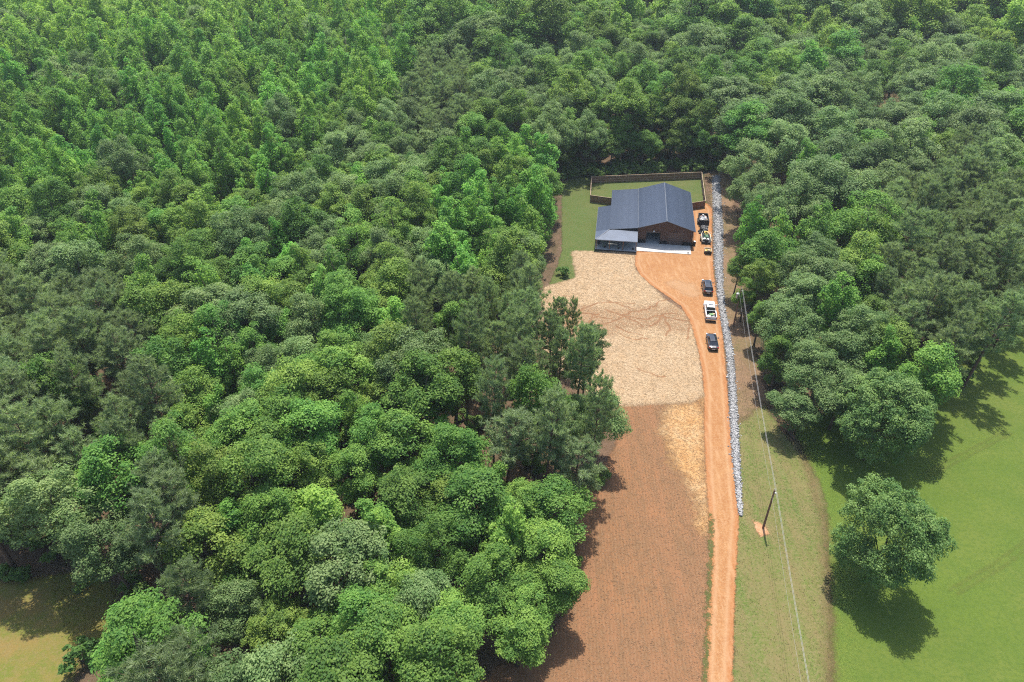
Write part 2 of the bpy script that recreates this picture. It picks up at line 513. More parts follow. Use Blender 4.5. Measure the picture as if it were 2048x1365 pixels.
GULLIES = [resample(l) for l in GULLIES]
rr_ = random.Random(17)
for k in range(15):                       # side rills that run into the larger ones
    x, y = rr_.uniform(10, 35), rr_.gauss(114, 4.5)
    a = math.pi + rr_.gauss(0.1, 0.45)
    line = [(x, y)]
    for _ in range(rr_.randint(4, 11)):
        a += rr_.gauss(0, 0.28)
        x += 0.8 * math.cos(a); y += 0.8 * math.sin(a)
        line.append((x, y))
    if poly_sd(np.array(line), STRAW).min() > 0.8: GULLIES.append(line)
sheet('erosion_path', GULLIES, 'gully', 0.25, 0.9, width=0.13)
ROAD = [(20.75, 41.23), (23.01, 50.24), (25.29, 58.74), (26.57, 65.20), (28.13, 74.36), (29.86, 83.87), (31.73, 92.28), (32.72, 98.93), (33.35, 106.21), (33.57, 114.19), (32.76, 119.02), (30.42, 123.00), (28.05, 126.98), (26.40, 131.14), (26.07, 134.85), (26.84, 140.49), (39.35, 141.39), (41.30, 148.38), (43.62, 162.29), (47.61, 165.08), (48.35, 161.75), (47.05, 155.88), (43.84, 141.39), (42.02, 131.75), (40.89, 124.88), (39.43, 114.19), (38.13, 106.21), (36.29, 96.20), (34.88, 88.56), (33.15, 79.48), (31.77, 71.47), (30.94, 66.49), (29.32, 61.08), (27.16, 53.62), (23.78, 41.23), (24.2, 20), (20.2, 20)]
sheet('dirt_road', ROAD, 'road', 0.45, 1.2)
sheet('sand_wash_path', [(31.20, 127.56), (33.45, 128.74), (36.95, 126.79), (37.58, 123.00), (35.67, 121.90), (33.58, 123.94)], 'wash', 0.5, 2.2)
sheet('pole_spoil_ground', [(32.67, 66.05), (33.27, 65.54), (34.34, 64.77), (34.10, 63.68), (33.01, 63.10), (32.70, 64.18)], 'spoil', 0.3, 1.2)
sheet('field_edge_path', [[(27.15, 66.92), (25.52, 59.51), (23.27, 50.90), (20.86, 41.23)]], 'weeds', 0.35, 1.6, width=0.22)
sheet('rough_lawn', [(-130, 75), (-67.66, 56.12), (-61.62, 56.49), (-56.98, 57.23), (-52.56, 57.23), (-48.77, 55.04), (-47.56, 50.90), (-47.87, 47.06), (-48.86, 44.35), (-46.85, 38.04), (-45, 10), (-130, 10)], 'rough_grass', 0.9, 2.5)
sheet('tyre_track_path', [[(58.93, 74.16), (64.98, 77.38), (76.56, 83.65)], [(59.53, 73.58), (65.57, 76.77), (77.12, 82.97)], [(54.15, 55.04), (61.37, 58.74), (68.66, 63.10)], [(54.80, 54.47), (62.00, 58.13), (68.85, 62.28)]], 'track', 0.4, 1.0, width=0.16)

# riprap: a ditch of broken grey rock
M['rock'] = None
t = NT('riprap_rock')
at = t.node('Attribute', attribute_name='tint')
t.l(t.mix(at.outputs['Fac'], (0.095, 0.094, 0.094), (0.37, 0.365, 0.36)), t.p.inputs['Base Color'])
t.p.inputs['Roughness'].default_value = 0.85
t.p.inputs['Specular IOR Level'].default_value = 0.2
M['rock'] = t.m
M['ditch'] = ground_mat('ditch_fines', [(0.22, 0.22, 0.22), (0.3, 0.3, 0.3), (0.16, 0.15, 0.14), (0.10, 0.10, 0.10)], (0.3, 1.2, 8.0), amp=0.2, soft=0.1, nscale=1.5, bump=(6, 0.9, 0.1))
DITCH = [((53.76, 181.45), 1.15), ((50.70, 166.79), 1.2), ((47.42, 150.82), 1.25), ((44.26, 136.98), 1.05), ((42.23, 126.79), 0.72), ((40.51, 117.61), 0.72), ((39.49, 109.31), 0.72), ((38.31, 101.76), 0.72), ((36.66, 93.57), 0.72), ((34.81, 85.02), 0.72), ((33.05, 76.36), 0.62), ((31.96, 70.53), 0.45), ((31.21, 66.75), 0.25)]
dpts = np.array([d[0] for d in DITCH]); dw = np.array([d[1] for d in DITCH]) * 0.86
sheet('ditch_ground', np.vstack([np.column_stack([dpts[:, 0] - dw * 0.95, dpts[:, 1]]), np.column_stack([dpts[:, 0] + dw * 0.95, dpts[:, 1]])[::-1]]), 'ditch', 0.4, 0.8)


def rock_heap():
    base = []
    import bmesh
    for s in range(6):
        bm = bmesh.new()
        bmesh.ops.create_icosphere(bm, subdivisions=1, radius=1.0)
        rr = random.Random(s)
        base.append((np.array([tuple(v.co * rr.uniform(0.72, 1.15)) for v in bm.verts]), np.array([[v.index for v in f.verts] for f in bm.faces])))
        bm.free()
    seg = np.hypot(*np.diff(dpts, axis=0).T); cum = np.concatenate([[0], np.cumsum(seg)])
    V, Fc, T = [], [], []; off = 0
    n = 15000
    for i in range(n):
        s = rng.uniform(0, cum[-1])
        k = min(np.searchsorted(cum, s) - 1, len(seg) - 1); k = max(k, 0)
        f = (s - cum[k]) / seg[k]
        c = dpts[k] * (1 - f) + dpts[k + 1] * f; w = dw[k] * (1 - f) + dw[k + 1] * f
        u = np.clip(rng.normal(0, 0.45), -1.1, 1.1) if i % 40 else rng.uniform(-1.9, 1.9)
        r = 0.06 + 0.15 * rng.uniform() ** 2.5
        b, fs = base[i % 6]
        a = rng.uniform(0, 6.28); ca, sa = math.cos(a), math.sin(a)
        tl = rng.uniform(-0.6, 0.6); ct, st = math.cos(tl), math.sin(tl)
        q = b * r * rng.uniform([0.7, 0.7, 0.5], [1.25, 1.25, 0.9])
        q = q @ np.array([[ca, sa, 0], [-sa, ca, 0], [0, 0, 1]]) @ np.array([[1, 0, 0], [0, ct, st], [0, -st, ct]])
        V.append(q + [c[0] + u * w, c[1] + rng.uniform(-.1, .1), 0.03 + 0.10 * (1 - u * u / 1.3) * rng.uniform(0, 1) + r * 0.25])
        Fc.append(fs + off); off += len(b)
        T.append(np.full(len(b), rng.beta(2.2, 1.6)))
    me = np_mesh('riprap_rocks', np.vstack(V), np.vstack(Fc), M['rock'], attrs={'tint': np.concatenate(T)})
    o = link(bpy.data.objects.new('riprap_gravel', me))
    tag(o, 'pale grey broken rock lining the ditch beside the dirt drive', 'gravel', kind='stuff')


rock_heap()

# ------------------------------------------------------------------ blades on the ground
def inside(poly, n, xr, yr, shrink=0.3):
    P = np.column_stack([rng.uniform(*xr, n), rng.uniform(*yr, n)])
    P = P[np.abs(P[:, 0]) < 14 + 0.78 * P[:, 1]]
    return P[poly_sd(P, poly) > shrink]


def fleck_mat(name, a, b, trans=0.2):
    t = NT(name)
    at = t.node('Attribute', attribute_name='tint')
    t.l(t.mix(at.outputs['Fac'], a, b), t.p.inputs['Base Color'])
    t.p.inputs['Roughness'].default_value = 0.8
    t.p.inputs['Specular IOR Level'].default_value = 0.15
    return t.m


def flecks(name, P, length, width, lift, mat, label, cat, z=0.06):
    """loose stalks: thin four-sided strips lying about, one object"""
    n = len(P)
    a = rng.uniform(0, 2 * PI, n); L = rng.uniform(*length, n); W = rng.uniform(*width, n)
    d = np.column_stack([np.cos(a), np.sin(a), rng.uniform(*lift, n)]) * (L / 2)[:, None]
    s_ = np.column_stack([-np.sin(a), np.cos(a), np.zeros(n)]) * (W / 2)[:, None]
    c = np.column_stack([P, np.full(n, z)])
    V = np.stack([c - d - s_, c - d + s_, c + d + s_, c + d - s_], 1).reshape(-1, 3)
    T = np.repeat(rng.uniform(0, 1, n), 4)
    o = link(bpy.data.objects.new(name, np_mesh(name, V, np.arange(n * 4).reshape(n, 4), mat, attrs={'tint': T})))
    return tag(o, label, cat, kind='stuff')


def tufts(name, P, size, mat, label, cat):
    """grass: three leaning blades to a tuft"""
    n = len(P); V = []
    for k in range(3):
        a = rng.uniform(0, 2 * PI, n); h = rng.uniform(*size, n); w = h * 0.22
        c = np.column_stack([P + rng.normal(0, 0.06, (n, 2)), np.full(n, 0.01)])
        s_ = np.column_stack([np.cos(a), np.sin(a), np.zeros(n)]) * w[:, None]
        b = rng.uniform(0, 2 * PI, n)
        tip = c + np.column_stack([np.cos(b) * h * 0.6, np.sin(b) * h * 0.6, h * 0.75])
        V.append(np.stack([c - s_, c + s_, tip], 1))
    V = np.concatenate(V, 0).reshape(-1, 3)
    T = np.repeat(np.tile(rng.uniform(0, 1, n), 3), 3)
    o = link(bpy.data.objects.new(name, np_mesh(name, V, np.arange(n * 9).reshape(-1, 3), mat, attrs={'tint': T})))
    return tag(o, label, cat, kind='stuff')


P_ = inside(VERGE, 14000, (23, 52), (30, 95))
tufts('verge_grass', P_, (0.07, 0.15), fleck_mat('verge_blades', (0.085, 0.120, 0.022), (0.20, 0.165, 0.075)), 'thin olive and straw grass of the verge under the power line', 'grass')
tufts('rough_grass', inside([(-130, 75), (-67.66, 56.12), (-56.98, 57.23), (-48.77, 55.04), (-47.56, 50.90), (-47.87, 47.06), (-48.86, 44.35), (-46.85, 38.04), (-45, 10), (-130, 10)], 90000, (-90, -30), (28, 62)), (0.10, 0.26), fleck_mat('rough_blades', (0.12, 0.155, 0.025), (0.25, 0.185, 0.065)), 'long tan and green grass of the rough lawn', 'grass')
P_ = inside(STRAW, 70000, (2, 44), (82, 145), 0.1)
P_ = P_[np.max([line_sd(P_, gl, 0.22) for gl in GULLIES], 0) < 0]
flecks('straw', P_, (0.20, 0.60), (0.02, 0.06), (-.15, .15), fleck_mat('straw_stalks', (0.19, 0.125, 0.065), (0.43, 0.32, 0.20)), 'loose wheat straw strewn over the pale field', 'straw')
flecks('stubble', inside(FIELD, 45000, (-18, 34), (30, 92), 0.2), (0.10, 0.28), (0.02, 0.045), (-.1, .2), fleck_mat('stubble_stalks', (0.125, 0.072, 0.038), (0.235, 0.145, 0.082)), 'dull brown stubble over the seeded field', 'stubble')

# ------------------------------------------------------------------ tree prototypes (real leaf faces, built once, shared by copies)
def unit(v):
    return v / np.maximum(np.linalg.norm(v, axis=-1, keepdims=True), 1e-9)


def leaf_faces(c, nrm, L, W, g):
    n = len(c)
    r = unit(g.normal(size=(n, 3)))
    t = unit(np.cross(nrm, r)); b = np.cross(nrm, t)
    L = L[:, None]; W = W[:, None]
    droop = nrm * L * g.uniform(-0.18, 0.02, (n, 1))
    V = np.stack([c - t * L * .5 + droop, c - b * W * .5, c + t * L * .5 + droop, c + b * W * .5], 1).reshape(-1, 3)
    Fq = np.arange(n * 4).reshape(n, 4)
    return V, Fq


def crown_points(kind, h, R, z0, nclump, g, crc):
    """clump centres and radii: clumps sit on the skin of several overlapping lobes, so no two sides of a crown match"""
    out = []
    H_ = h - z0
    lobes = []
    if kind == 'cone':
        n = 5
        for k in range(n):
            f = k / (n - 1)
            lobes.append((g.normal(0, 0.16 * R), g.normal(0, 0.16 * R), z0 + H_ * (0.22 + 0.60 * f), R * (0.86 - 0.50 * f ** 1.4), 1.25))
        for k in range(3):
            a = g.uniform(0, 6.28)
            lobes.append((0.5 * R * math.cos(a), 0.5 * R * math.sin(a), z0 + H_ * g.uniform(0.2, 0.55), R * g.uniform(0.35, 0.5), 1.5))
    else:
        rnd = kind == 'round'
        zc = z0 + H_ * (0.46 if kind == 'dome' else 0.5)
        sq = 0.5 * H_ / R
        lobes.append((0, 0, zc, R * (0.90 if rnd else 0.74), sq * (1.08 if rnd else 1.28)))
        a0 = g.uniform(0, 6.28)
        m = int(g.integers(6, 9))
        for k in range(m):
            a = a0 + 2 * PI * k / m + g.normal(0, 0.3)
            d = R * (g.uniform(0.55, 0.68) if rnd else g.uniform(0.42, 0.66))
            lobes.append((d * math.cos(a), d * math.sin(a), z0 + H_ * g.uniform(0.34, 0.66), R * g.uniform(0.30, 0.46), 0.95))
        for k in range(2):
            a = g.uniform(0, 6.28)
            lobes.append((R * .25 * math.cos(a), R * .25 * math.sin(a), z0 + H_ * g.uniform(0.72, 0.84), R * g.uniform(0.28, 0.38), 0.9))
    w = np.array([l[3] ** 2 for l in lobes]); w /= w.sum()
    while len(out) < nclump:
        x, y, z, r, sz = lobes[g.choice(len(lobes), p=w)]
        d = unit(g.normal(size=3) + np.array([0, 0, 0.3]))
        rc = crc * g.uniform(0.6, 1.4)
        rr = max(0.1, r - rc * 0.5) * (g.uniform(0.45, 1.0) ** 0.5)
        p = np.array([x, y, z]) + d * rr * np.array([1, 1, sz])
        if p[2] < z0 - 0.3 or p[2] > h - rc * 0.4: continue
        out.append((*p, rc))
    return np.array(out)


def hardwood(name, kind, h, R, z0, nclump, per, leaf, seed, leafmat, crc):
    g = np.random.default_rng(seed)
    cl = crown_points(kind, h, R, z0, nclump, g, crc)
    V, T = [], []; C, N = [], []
    ax = np.array([0, 0, z0 + (h - z0) * 0.35])
    for (x, y, z, rc) in cl:
        m = int(per * g.uniform(0.7, 1.25) * (rc / crc) ** 1.3)
        d = unit(g.normal(size=(m, 3)) + unit(np.array([x, y, z]) - ax) * 0.55 + np.array([0, 0, 0.35]))
        rad = rc * g.uniform(0.55, 1.08, (m, 1)) * np.array([1, 1, 1.25 if kind == 'cone' else 0.78])
        C.append(np.array([x, y, z]) + d * rad)
        N.append(unit(d * 0.75 + np.array([0, 0, 0.75]) + g.normal(size=(m, 3)) * 0.42))
        T.append(np.clip(g.uniform(0.0, 0.8) + g.normal(0, 0.2, m), 0, 1))
    # loose sprays that break the outline
    m = int(per * nclump * 0.07)
    k = g.integers(0, len(cl), m)
    d = unit(g.normal(size=(m, 3)) + [0, 0, 0.2])
    C.append(cl[k, :3] + d * cl[k, 3:4] * g.uniform(1.0, 1.45, (m, 1))); N.append(unit(d + g.normal(size=(m, 3)) * .6)); T.append(g.uniform(0.2, 1, m))
    C, N, T = np.vstack(C), np.vstack(N), np.concatenate(T)
    L = leaf * g.uniform(0.7, 1.3, len(C)); W = L * g.uniform(0.55, 0.8, len(C))
    Vx, Fx = leaf_faces(C, N, L, W, g)
    crown = (Vx, Fx, np.repeat(T, 4), leafmat)
    # trunk and limbs
    mb = MB()
    r0 = 0.012 * h + 0.05
    bend = [(0.0, 0.0)] + [(g.normal(0, 0.12), g.normal(0, 0.12)) for _ in range(4)]
    pts = [(bend[i][0] * i, bend[i][1] * i, -0.15 + (h * 0.86) * i / 4) for i in range(5)]
    mb.tube(pts, [r0 * 1.25, r0 * .85, r0 * .65, r0 * .4, r0 * .1], 7)
    order = np.argsort(-np.hypot(cl[:, 0], cl[:, 1]))[:12]
    for j in order:
        x, y, z, rc = cl[j]
        zs = max(z0 * 0.8, z - 0.75 * math.hypot(x, y)); zs = min(zs, h * 0.8)
        f = min(zs / (h * 0.86) * 4, 3.99); i = int(f); f -= i
        sx, sy = [pts[i][q] * (1 - f) + pts[i + 1][q] * f for q in (0, 1)]
        mid = ((sx + x) / 2, (sy + y) / 2, (zs + z) / 2 - 0.1)
        rl = r0 * 0.32
        mb.tube([(sx, sy, zs), mid, (x, y, z)], [rl, rl * .7, rl * .25], 4)
    return crown, (np.array(mb.v), mb.f, M['bark'])


def needle_tufts(C, D, size, nn, g):
    """each tuft: nn thin needles fanned around its direction"""
    n = len(C)
    Cc = np.repeat(C, nn, 0); Dd = np.repeat(D, nn, 0); S = np.repeat(size, nn)
    d = unit(Dd * 0.75 + g.normal(size=(n * nn, 3)) * 0.62)
    L = (S * g.uniform(0.75, 1.2, n * nn))[:, None]
    side = unit(np.cross(d, g.normal(size=(n * nn, 3)))) * (0.085 * L)
    base = Cc + g.normal(size=Cc.shape) * 0.06
    V = np.stack([base - side, base + side, base + d * L], 1).reshape(-1, 3)
    return V, np.arange(n * nn * 3).reshape(-1, 3)


def pine(name, h, R, z0f, seed, dense=1.0, nn=13):
    g = np.random.default_rng(seed)
    mb = MB()
    r0 = 0.010 * h + 0.04
    lx, ly = g.normal(0, 0.25, 2)
    def axis(z): return np.array([lx * (z / h) ** 2, ly * (z / h) ** 2, z])
    mb.tube([axis(-0.15 + (h + .15) * i / 5) if i else (0, 0, -0.15) for i in range(6)], [r0 * 1.2, r0, r0 * .82, r0 * .6, r0 * .36, r0 * .06], 7)
    C, D, S, T = [], [], [], []
    z = h * z0f
    while z < h - 0.3:
        f = (z - h * z0f) / (h * (1 - z0f))
        prof = (0.6 + 1.3 * f) if f < 0.3 else 1.0 * max(0.0, 1 - ((f - 0.3) / 0.78) ** 1.7) + 0.07
        nb = int(g.integers(4, 7))
        a0 = g.uniform(0, 6.28)
        for k in range(nb):
            if g.uniform() < 0.14: continue
            a = a0 + 2 * PI * k / nb + g.normal(0, 0.25)
            L = R * prof * g.uniform(0.6, 1.12)
            up = g.uniform(0.05, 0.35) + 0.5 * f
            dr = unit(np.array([math.cos(a), math.sin(a), up]))
            p0 = axis(z + g.uniform(-.2, .2))
            p1 = p0 + dr * L + np.array([0, 0, 0.08 * L])
            pm = p0 + dr * L * 0.5 - np.array([0, 0, 0.04 * L])
            rb = 0.022 + 0.011 * L
            mb.tube([p0, pm, p1], [rb, rb * .7, rb * .25], 4, cap=False)
            nt = max(4, int(L * 8.0 * dense))
            for q in range(nt):
                s = g.uniform(0.34, 1.06)
                spread = 0.34 * L * (0.35 + 0.65 * math.sin(PI * min(s, 1)))
                side = np.array([-math.sin(a), math.cos(a), 0]) * g.normal(0, 0.5) * spread
                pos = p0 + (p1 - p0) * s + side + np.array([0, 0, g.normal(0.12, 0.14)])
                C.append(pos); D.append(unit(dr * 0.7 + np.array([0, 0, 0.8]) + side * 0.4)); S.append(g.uniform(0.38, 0.58)); T.append(np.clip(g.normal(0.45, 0.25), 0, 1))
        z += g.uniform(0.55, 0.85)
    for q in range(int(14 * dense)):
        C.append(axis(h - g.uniform(0, 0.9)) + g.normal(0, 0.16, 3)); D.append(np.array([0, 0, 1.0])); S.append(0.5); T.append(0.6)
    for q in range(5):    # bare dead stubs below the crown
        zz = h * z0f * g.uniform(0.55, 1.0); a = g.uniform(0, 6.28)
        p = axis(zz)
        mb.tube([p, p + np.array([math.cos(a), math.sin(a), 0.15]) * g.uniform(0.5, 1.3)], [0.03, 0.01], 3, cap=False)
    C, D, S, T = np.array(C), np.array(D), np.array(S), np.array(T)
    V, Fx = needle_tufts(C, D, S, nn, g)
    return (V, Fx, np.repeat(T, nn * 3), M['needle']), (np.array(mb.v), mb.f, M['pine_bark'])


class Proto:
    def __init__(self, name, parts, h, R):
        (V, Fx, T, lm), (tv, tf, tm) = parts
        self.h, self.R = h, R
        self.crown = np_mesh(name + '_crown', V, Fx, lm, attrs={'tint': T})
        self.trunk = np_mesh(name + '_trunk', tv, tf, tm, smooth=True)
        self.raw = parts

    def joined(self, name):
        """crown and trunk as one mesh, for the far forest"""
        me = self.crown.copy()
        import bmesh
        bm = bmesh.new(); bm.from_mesh(me)
        n0 = len(bm.faces)
        bm.from_mesh(self.trunk)
        bm.faces.ensure_lookup_table()
        for f in bm.faces[n0:]:
            f.material_index = 1; f.smooth = True
        bm.to_mesh(me); bm.free()
        me.materials.append(self.trunk.materials[0])
        me.name = name
        return me


PROTO = {'O': [], 'H': [], 'Y': [], 'P': []}
for s in range(7):
    g_ = random.Random(100 + s)
    R, h = g_.uniform(4.6, 5.4), g_.uniform(13.5, 15.5)
    PROTO['O'].append(Proto('oak', hardwood('oak', 'dome', h, R, h * 0.22, 155, 105, 0.225, 100 + s, M['leaf_oak'], 0.82), h, R))
for s in range(7):
    g_ = random.Random(200 + s)
    R, h = g_.uniform(3.6, 4.4), g_.uniform(13.5, 16)
    PROTO['H'].append(Proto('hardwood', hardwood('hardwood', 'egg', h, R, h * 0.24, 130, 118, 0.21, 200 + s, M['leaf_hard'], 0.78), h, R))
for s in range(7):
    g_ = random.Random(300 + s)
    R, h = g_.uniform(2.7, 3.3), g_.uniform(13, 15)
    PROTO['Y'].append(Proto('young', hardwood('young', 'cone', h, R, h * 0.20, 110, 70, 0.25, 300 + s, M['leaf_young'], 0.58), h, R))
for s in range(7):
    g_ = random.Random(400 + s)
    R, h = g_.uniform(3.2, 3.8), g_.uniform(16, 18)
    PROTO['P'].append(Proto('pine', pine('pine', h, R, g_.uniform(0.36, 0.5), 400 + s), h, R))
BIG_OAK = [Proto('big_oak', hardwood('big_oak', 'round', 14.5, 7.4, 0.3, 460, 115, 0.26, 501, M['leaf_dense'], 0.92), 14.5, 7.4),
           Proto('big_oak', hardwood('big_oak', 'round', 15.0, 7.6, 1.0, 460, 110, 0.27, 502, M['leaf_dense'], 0.92), 15.0, 7.6)]
SHRUB = []
for s in range(4):
    SHRUB.append(Proto('shrub', hardwood('shrub', 'egg', 2.4, 1.5, 0.15, 16, 55, 0.28, 600 + s, M['shrub_leaf'], 0.42), 2.4, 1.5))


def place_tree(proto, name, x, y, h, R, rz, label, cat, group=None, z=0.0, tone=(0.5, 0.5)):
    e = empty(name, (x, y, z), rz)
    u1, u2, u3, u4 = [((x * k1 + y * k2) % 1.0) - 0.5 for k1, k2 in ((1.37, 2.11), (3.19, 0.73), (0.57, 1.91), (2.77, 1.13))]
    e.scale = (R / proto.R * (1 + 0.26 * u1), R / proto.R * (1 - 0.26 * u1), h / proto.h)
    e.rotation_euler = (0.16 * u3, 0.16 * u4, rz)
    tag(e, label, cat, group)
    link(bpy.data.objects.new('trunk', proto.trunk), e)
    link(bpy.data.objects.new('crown', proto.crown), e).color = (tone[0], tone[1], 0, 1)
    return e


# ------------------------------------------------------------------ the forest
CLEARINGS = [np.array(c, float) for c in (
    [(12.77, 178.87), (20.58, 181.77), (50.23, 184.75), (55.34, 183.75), (57.87, 175.73), (52.42, 148.38), (47.81, 128.74), (44.57, 112.53), (43.05, 101.76), (41.76, 91.02), (41.84, 80.55), (45.70, 77.38), (47.93, 73.38), (34.16, 36.02), (40, 5), (-20, 20), (-7.39, 36.02), (-4.07, 42.79), (3.47, 46.14), (6.31, 50.90), (9.06, 59.51), (9.20, 65.62), (13.80, 73.87), (15.15, 81.64), (11.15, 86.18), (6.32, 93.57), (3.24, 106.21), (2.09, 123.00), (7.63, 145.99), (10.39, 166.79)],
    [(45.77, 73.38), (48.11, 71.94), (63.22, 81.64), (69.48, 89.17), (78.15, 94.22), (90.56, 109.31), (104.00, 123.00), (190, 140), (260, 100), (260, -20), (0, -20)],
    [(-140, 76), (-66.58, 54.33), (-63.10, 54.68), (-58.68, 56.86), (-49.27, 54.29), (-40.92, 50.63), (-39.03, 45.32), (-40.81, 42.18), (-37.16, 31.86), (-34, 0), (-140, 0)])]

# stands of the wood: outline (at crown height), species mix, spacing in metres, height range
STANDS = [
    ('young', [(-459.92, 431.96), (-54.42, 431.96), (-33.11, 258.31), (-30.34, 194.63), (-46.15, 167.04), (-50.76, 147.54), (-73.56, 141.40), (-94.51, 147.54), (-108.53, 141.40), (-182.72, 141.40)], {'Y': .88, 'H': .09, 'O': .03}, 4.6),
    ('pine_clump', [(-36.07, 240.84), (-10.30, 240.84), (-7.20, 190.80), (-17.81, 173.34), (-30.83, 198.58)], {'P': .8, 'H': .2}, 4.2),
    ('back', [(-14.07, 220.41), (27.17, 264.60), (58.26, 215.74), (48.96, 162.55), (8.88, 161.09), (-9.42, 180.01)], {'O': .55, 'H': .45}, 5.0),
    ('far_middle', [(-54.42, 431.96), (60.29, 431.96), (39.36, 264.60), (26.10, 252.25), (11.18, 215.74), (-31.24, 240.84)], {'H': .5, 'Y': .3, 'O': .15, 'P': .05}, 5.0),
    ('far_side', [(60.29, 431.96), (447.11, 431.96), (255.39, 225.24), (153.93, 240.84), (155.75, 271.17), (81.24, 258.31), (48.07, 264.60)], {'H': .55, 'Y': .15, 'O': .30}, 6.4),
    ('oaks', [(48.07, 264.60), (81.24, 258.31), (155.75, 271.17), (255.39, 225.24), (166.27, 129.15), (107.29, 142.60), (105.27, 167.04), (76.58, 137.90), (61.35, 113.89), (54.44, 133.42), (49.99, 167.04), (58.26, 215.74)], {'O': .80, 'H': .16, 'Y': .04}, 7.0),
    ('big_pines', [(79.56, 142.60), (105.27, 167.04), (106.76, 147.54), (94.03, 113.89), (80.16, 95.31), (64.98, 83.93), (60.32, 85.10), (61.08, 104.04)], {'P': 1.0}, 4.2),
    ('side', [(44.99, 150.11), (54.44, 133.42), (61.35, 113.89), (61.08, 104.04), (57.59, 87.52), (45.13, 74.19), (37.08, 77.28), (38.98, 101.02), (40.33, 125.07)], {'O': .62, 'H': .28, 'Y': .10}, 5.4),
    ('yellow_edge', [(-17.54, 154.96), (10.63, 172.61), (11.47, 144.67), (8.27, 122.93), (3.26, 112.92), (-13.26, 115.54)], {'Y': .72, 'H': .22, 'O': .06}, 3.9),
    ('mixed_band', [(-182.72, 141.40), (-49.18, 141.40), (-46.15, 167.04), (-25.60, 176.63), (-17.31, 167.04), (-14.29, 129.15), (-17.76, 107.19), (-37.00, 93.95), (-53.24, 104.04), (-92.94, 113.89), (-156.47, 113.89)], {'O': .36, 'H': .44, 'Y': .20}, 4.9),
    ('side_pines', [(-156.47, 113.89), (-79.33, 113.89), (-66.51, 107.19), (-54.82, 92.62), (-51.04, 82.77), (-42.93, 74.19), (-36.46, 55.46), (-36.62, 48.06), (-49.52, 49.97), (-96.75, 51.29)], {'P': .84, 'H': .1, 'O': .06}, 4.3),
    ('mid_pines', [(-17.94, 108.81), (3.23, 112.16), (10.10, 107.19), (12.32, 92.62), (9.11, 80.52), (13.41, 67.55), (10.11, 59.98), (-4.78, 66.66), (-6.80, 80.52), (-13.77, 85.10)], {'P': .90, 'H': .06, 'O': .04}, 4.8),
    ('corner_pines', [(-47.11, 46.94), (-34.23, 47.56), (-27.44, 31.90), (-43.15, 31.90)], {'P': .75, 'H': .25}, 4.4),
    ('bright', [(-54.82, 92.62), (-37.00, 93.95), (-23.83, 82.77), (-18.14, 57.67), (-24.27, 53.33), (-35.05, 54.74), (-42.93, 74.19)], {'H': .55, 'Y': .25, 'O': .2}, 4.6),
]
STANDS = [(n, np.array(p, float), m, sp) for n, p, m, sp in STANDS]
REST = {'H': .62, 'O': .26, 'Y': .12}
SIZE = {'O': ((13.5, 19), (4.6, 6.9)), 'H': ((13, 20), (4.0, 5.9)), 'Y': ((14, 20.5), (3.1, 4.5)), 'P': ((15, 20.5), (2.9, 4.1))}

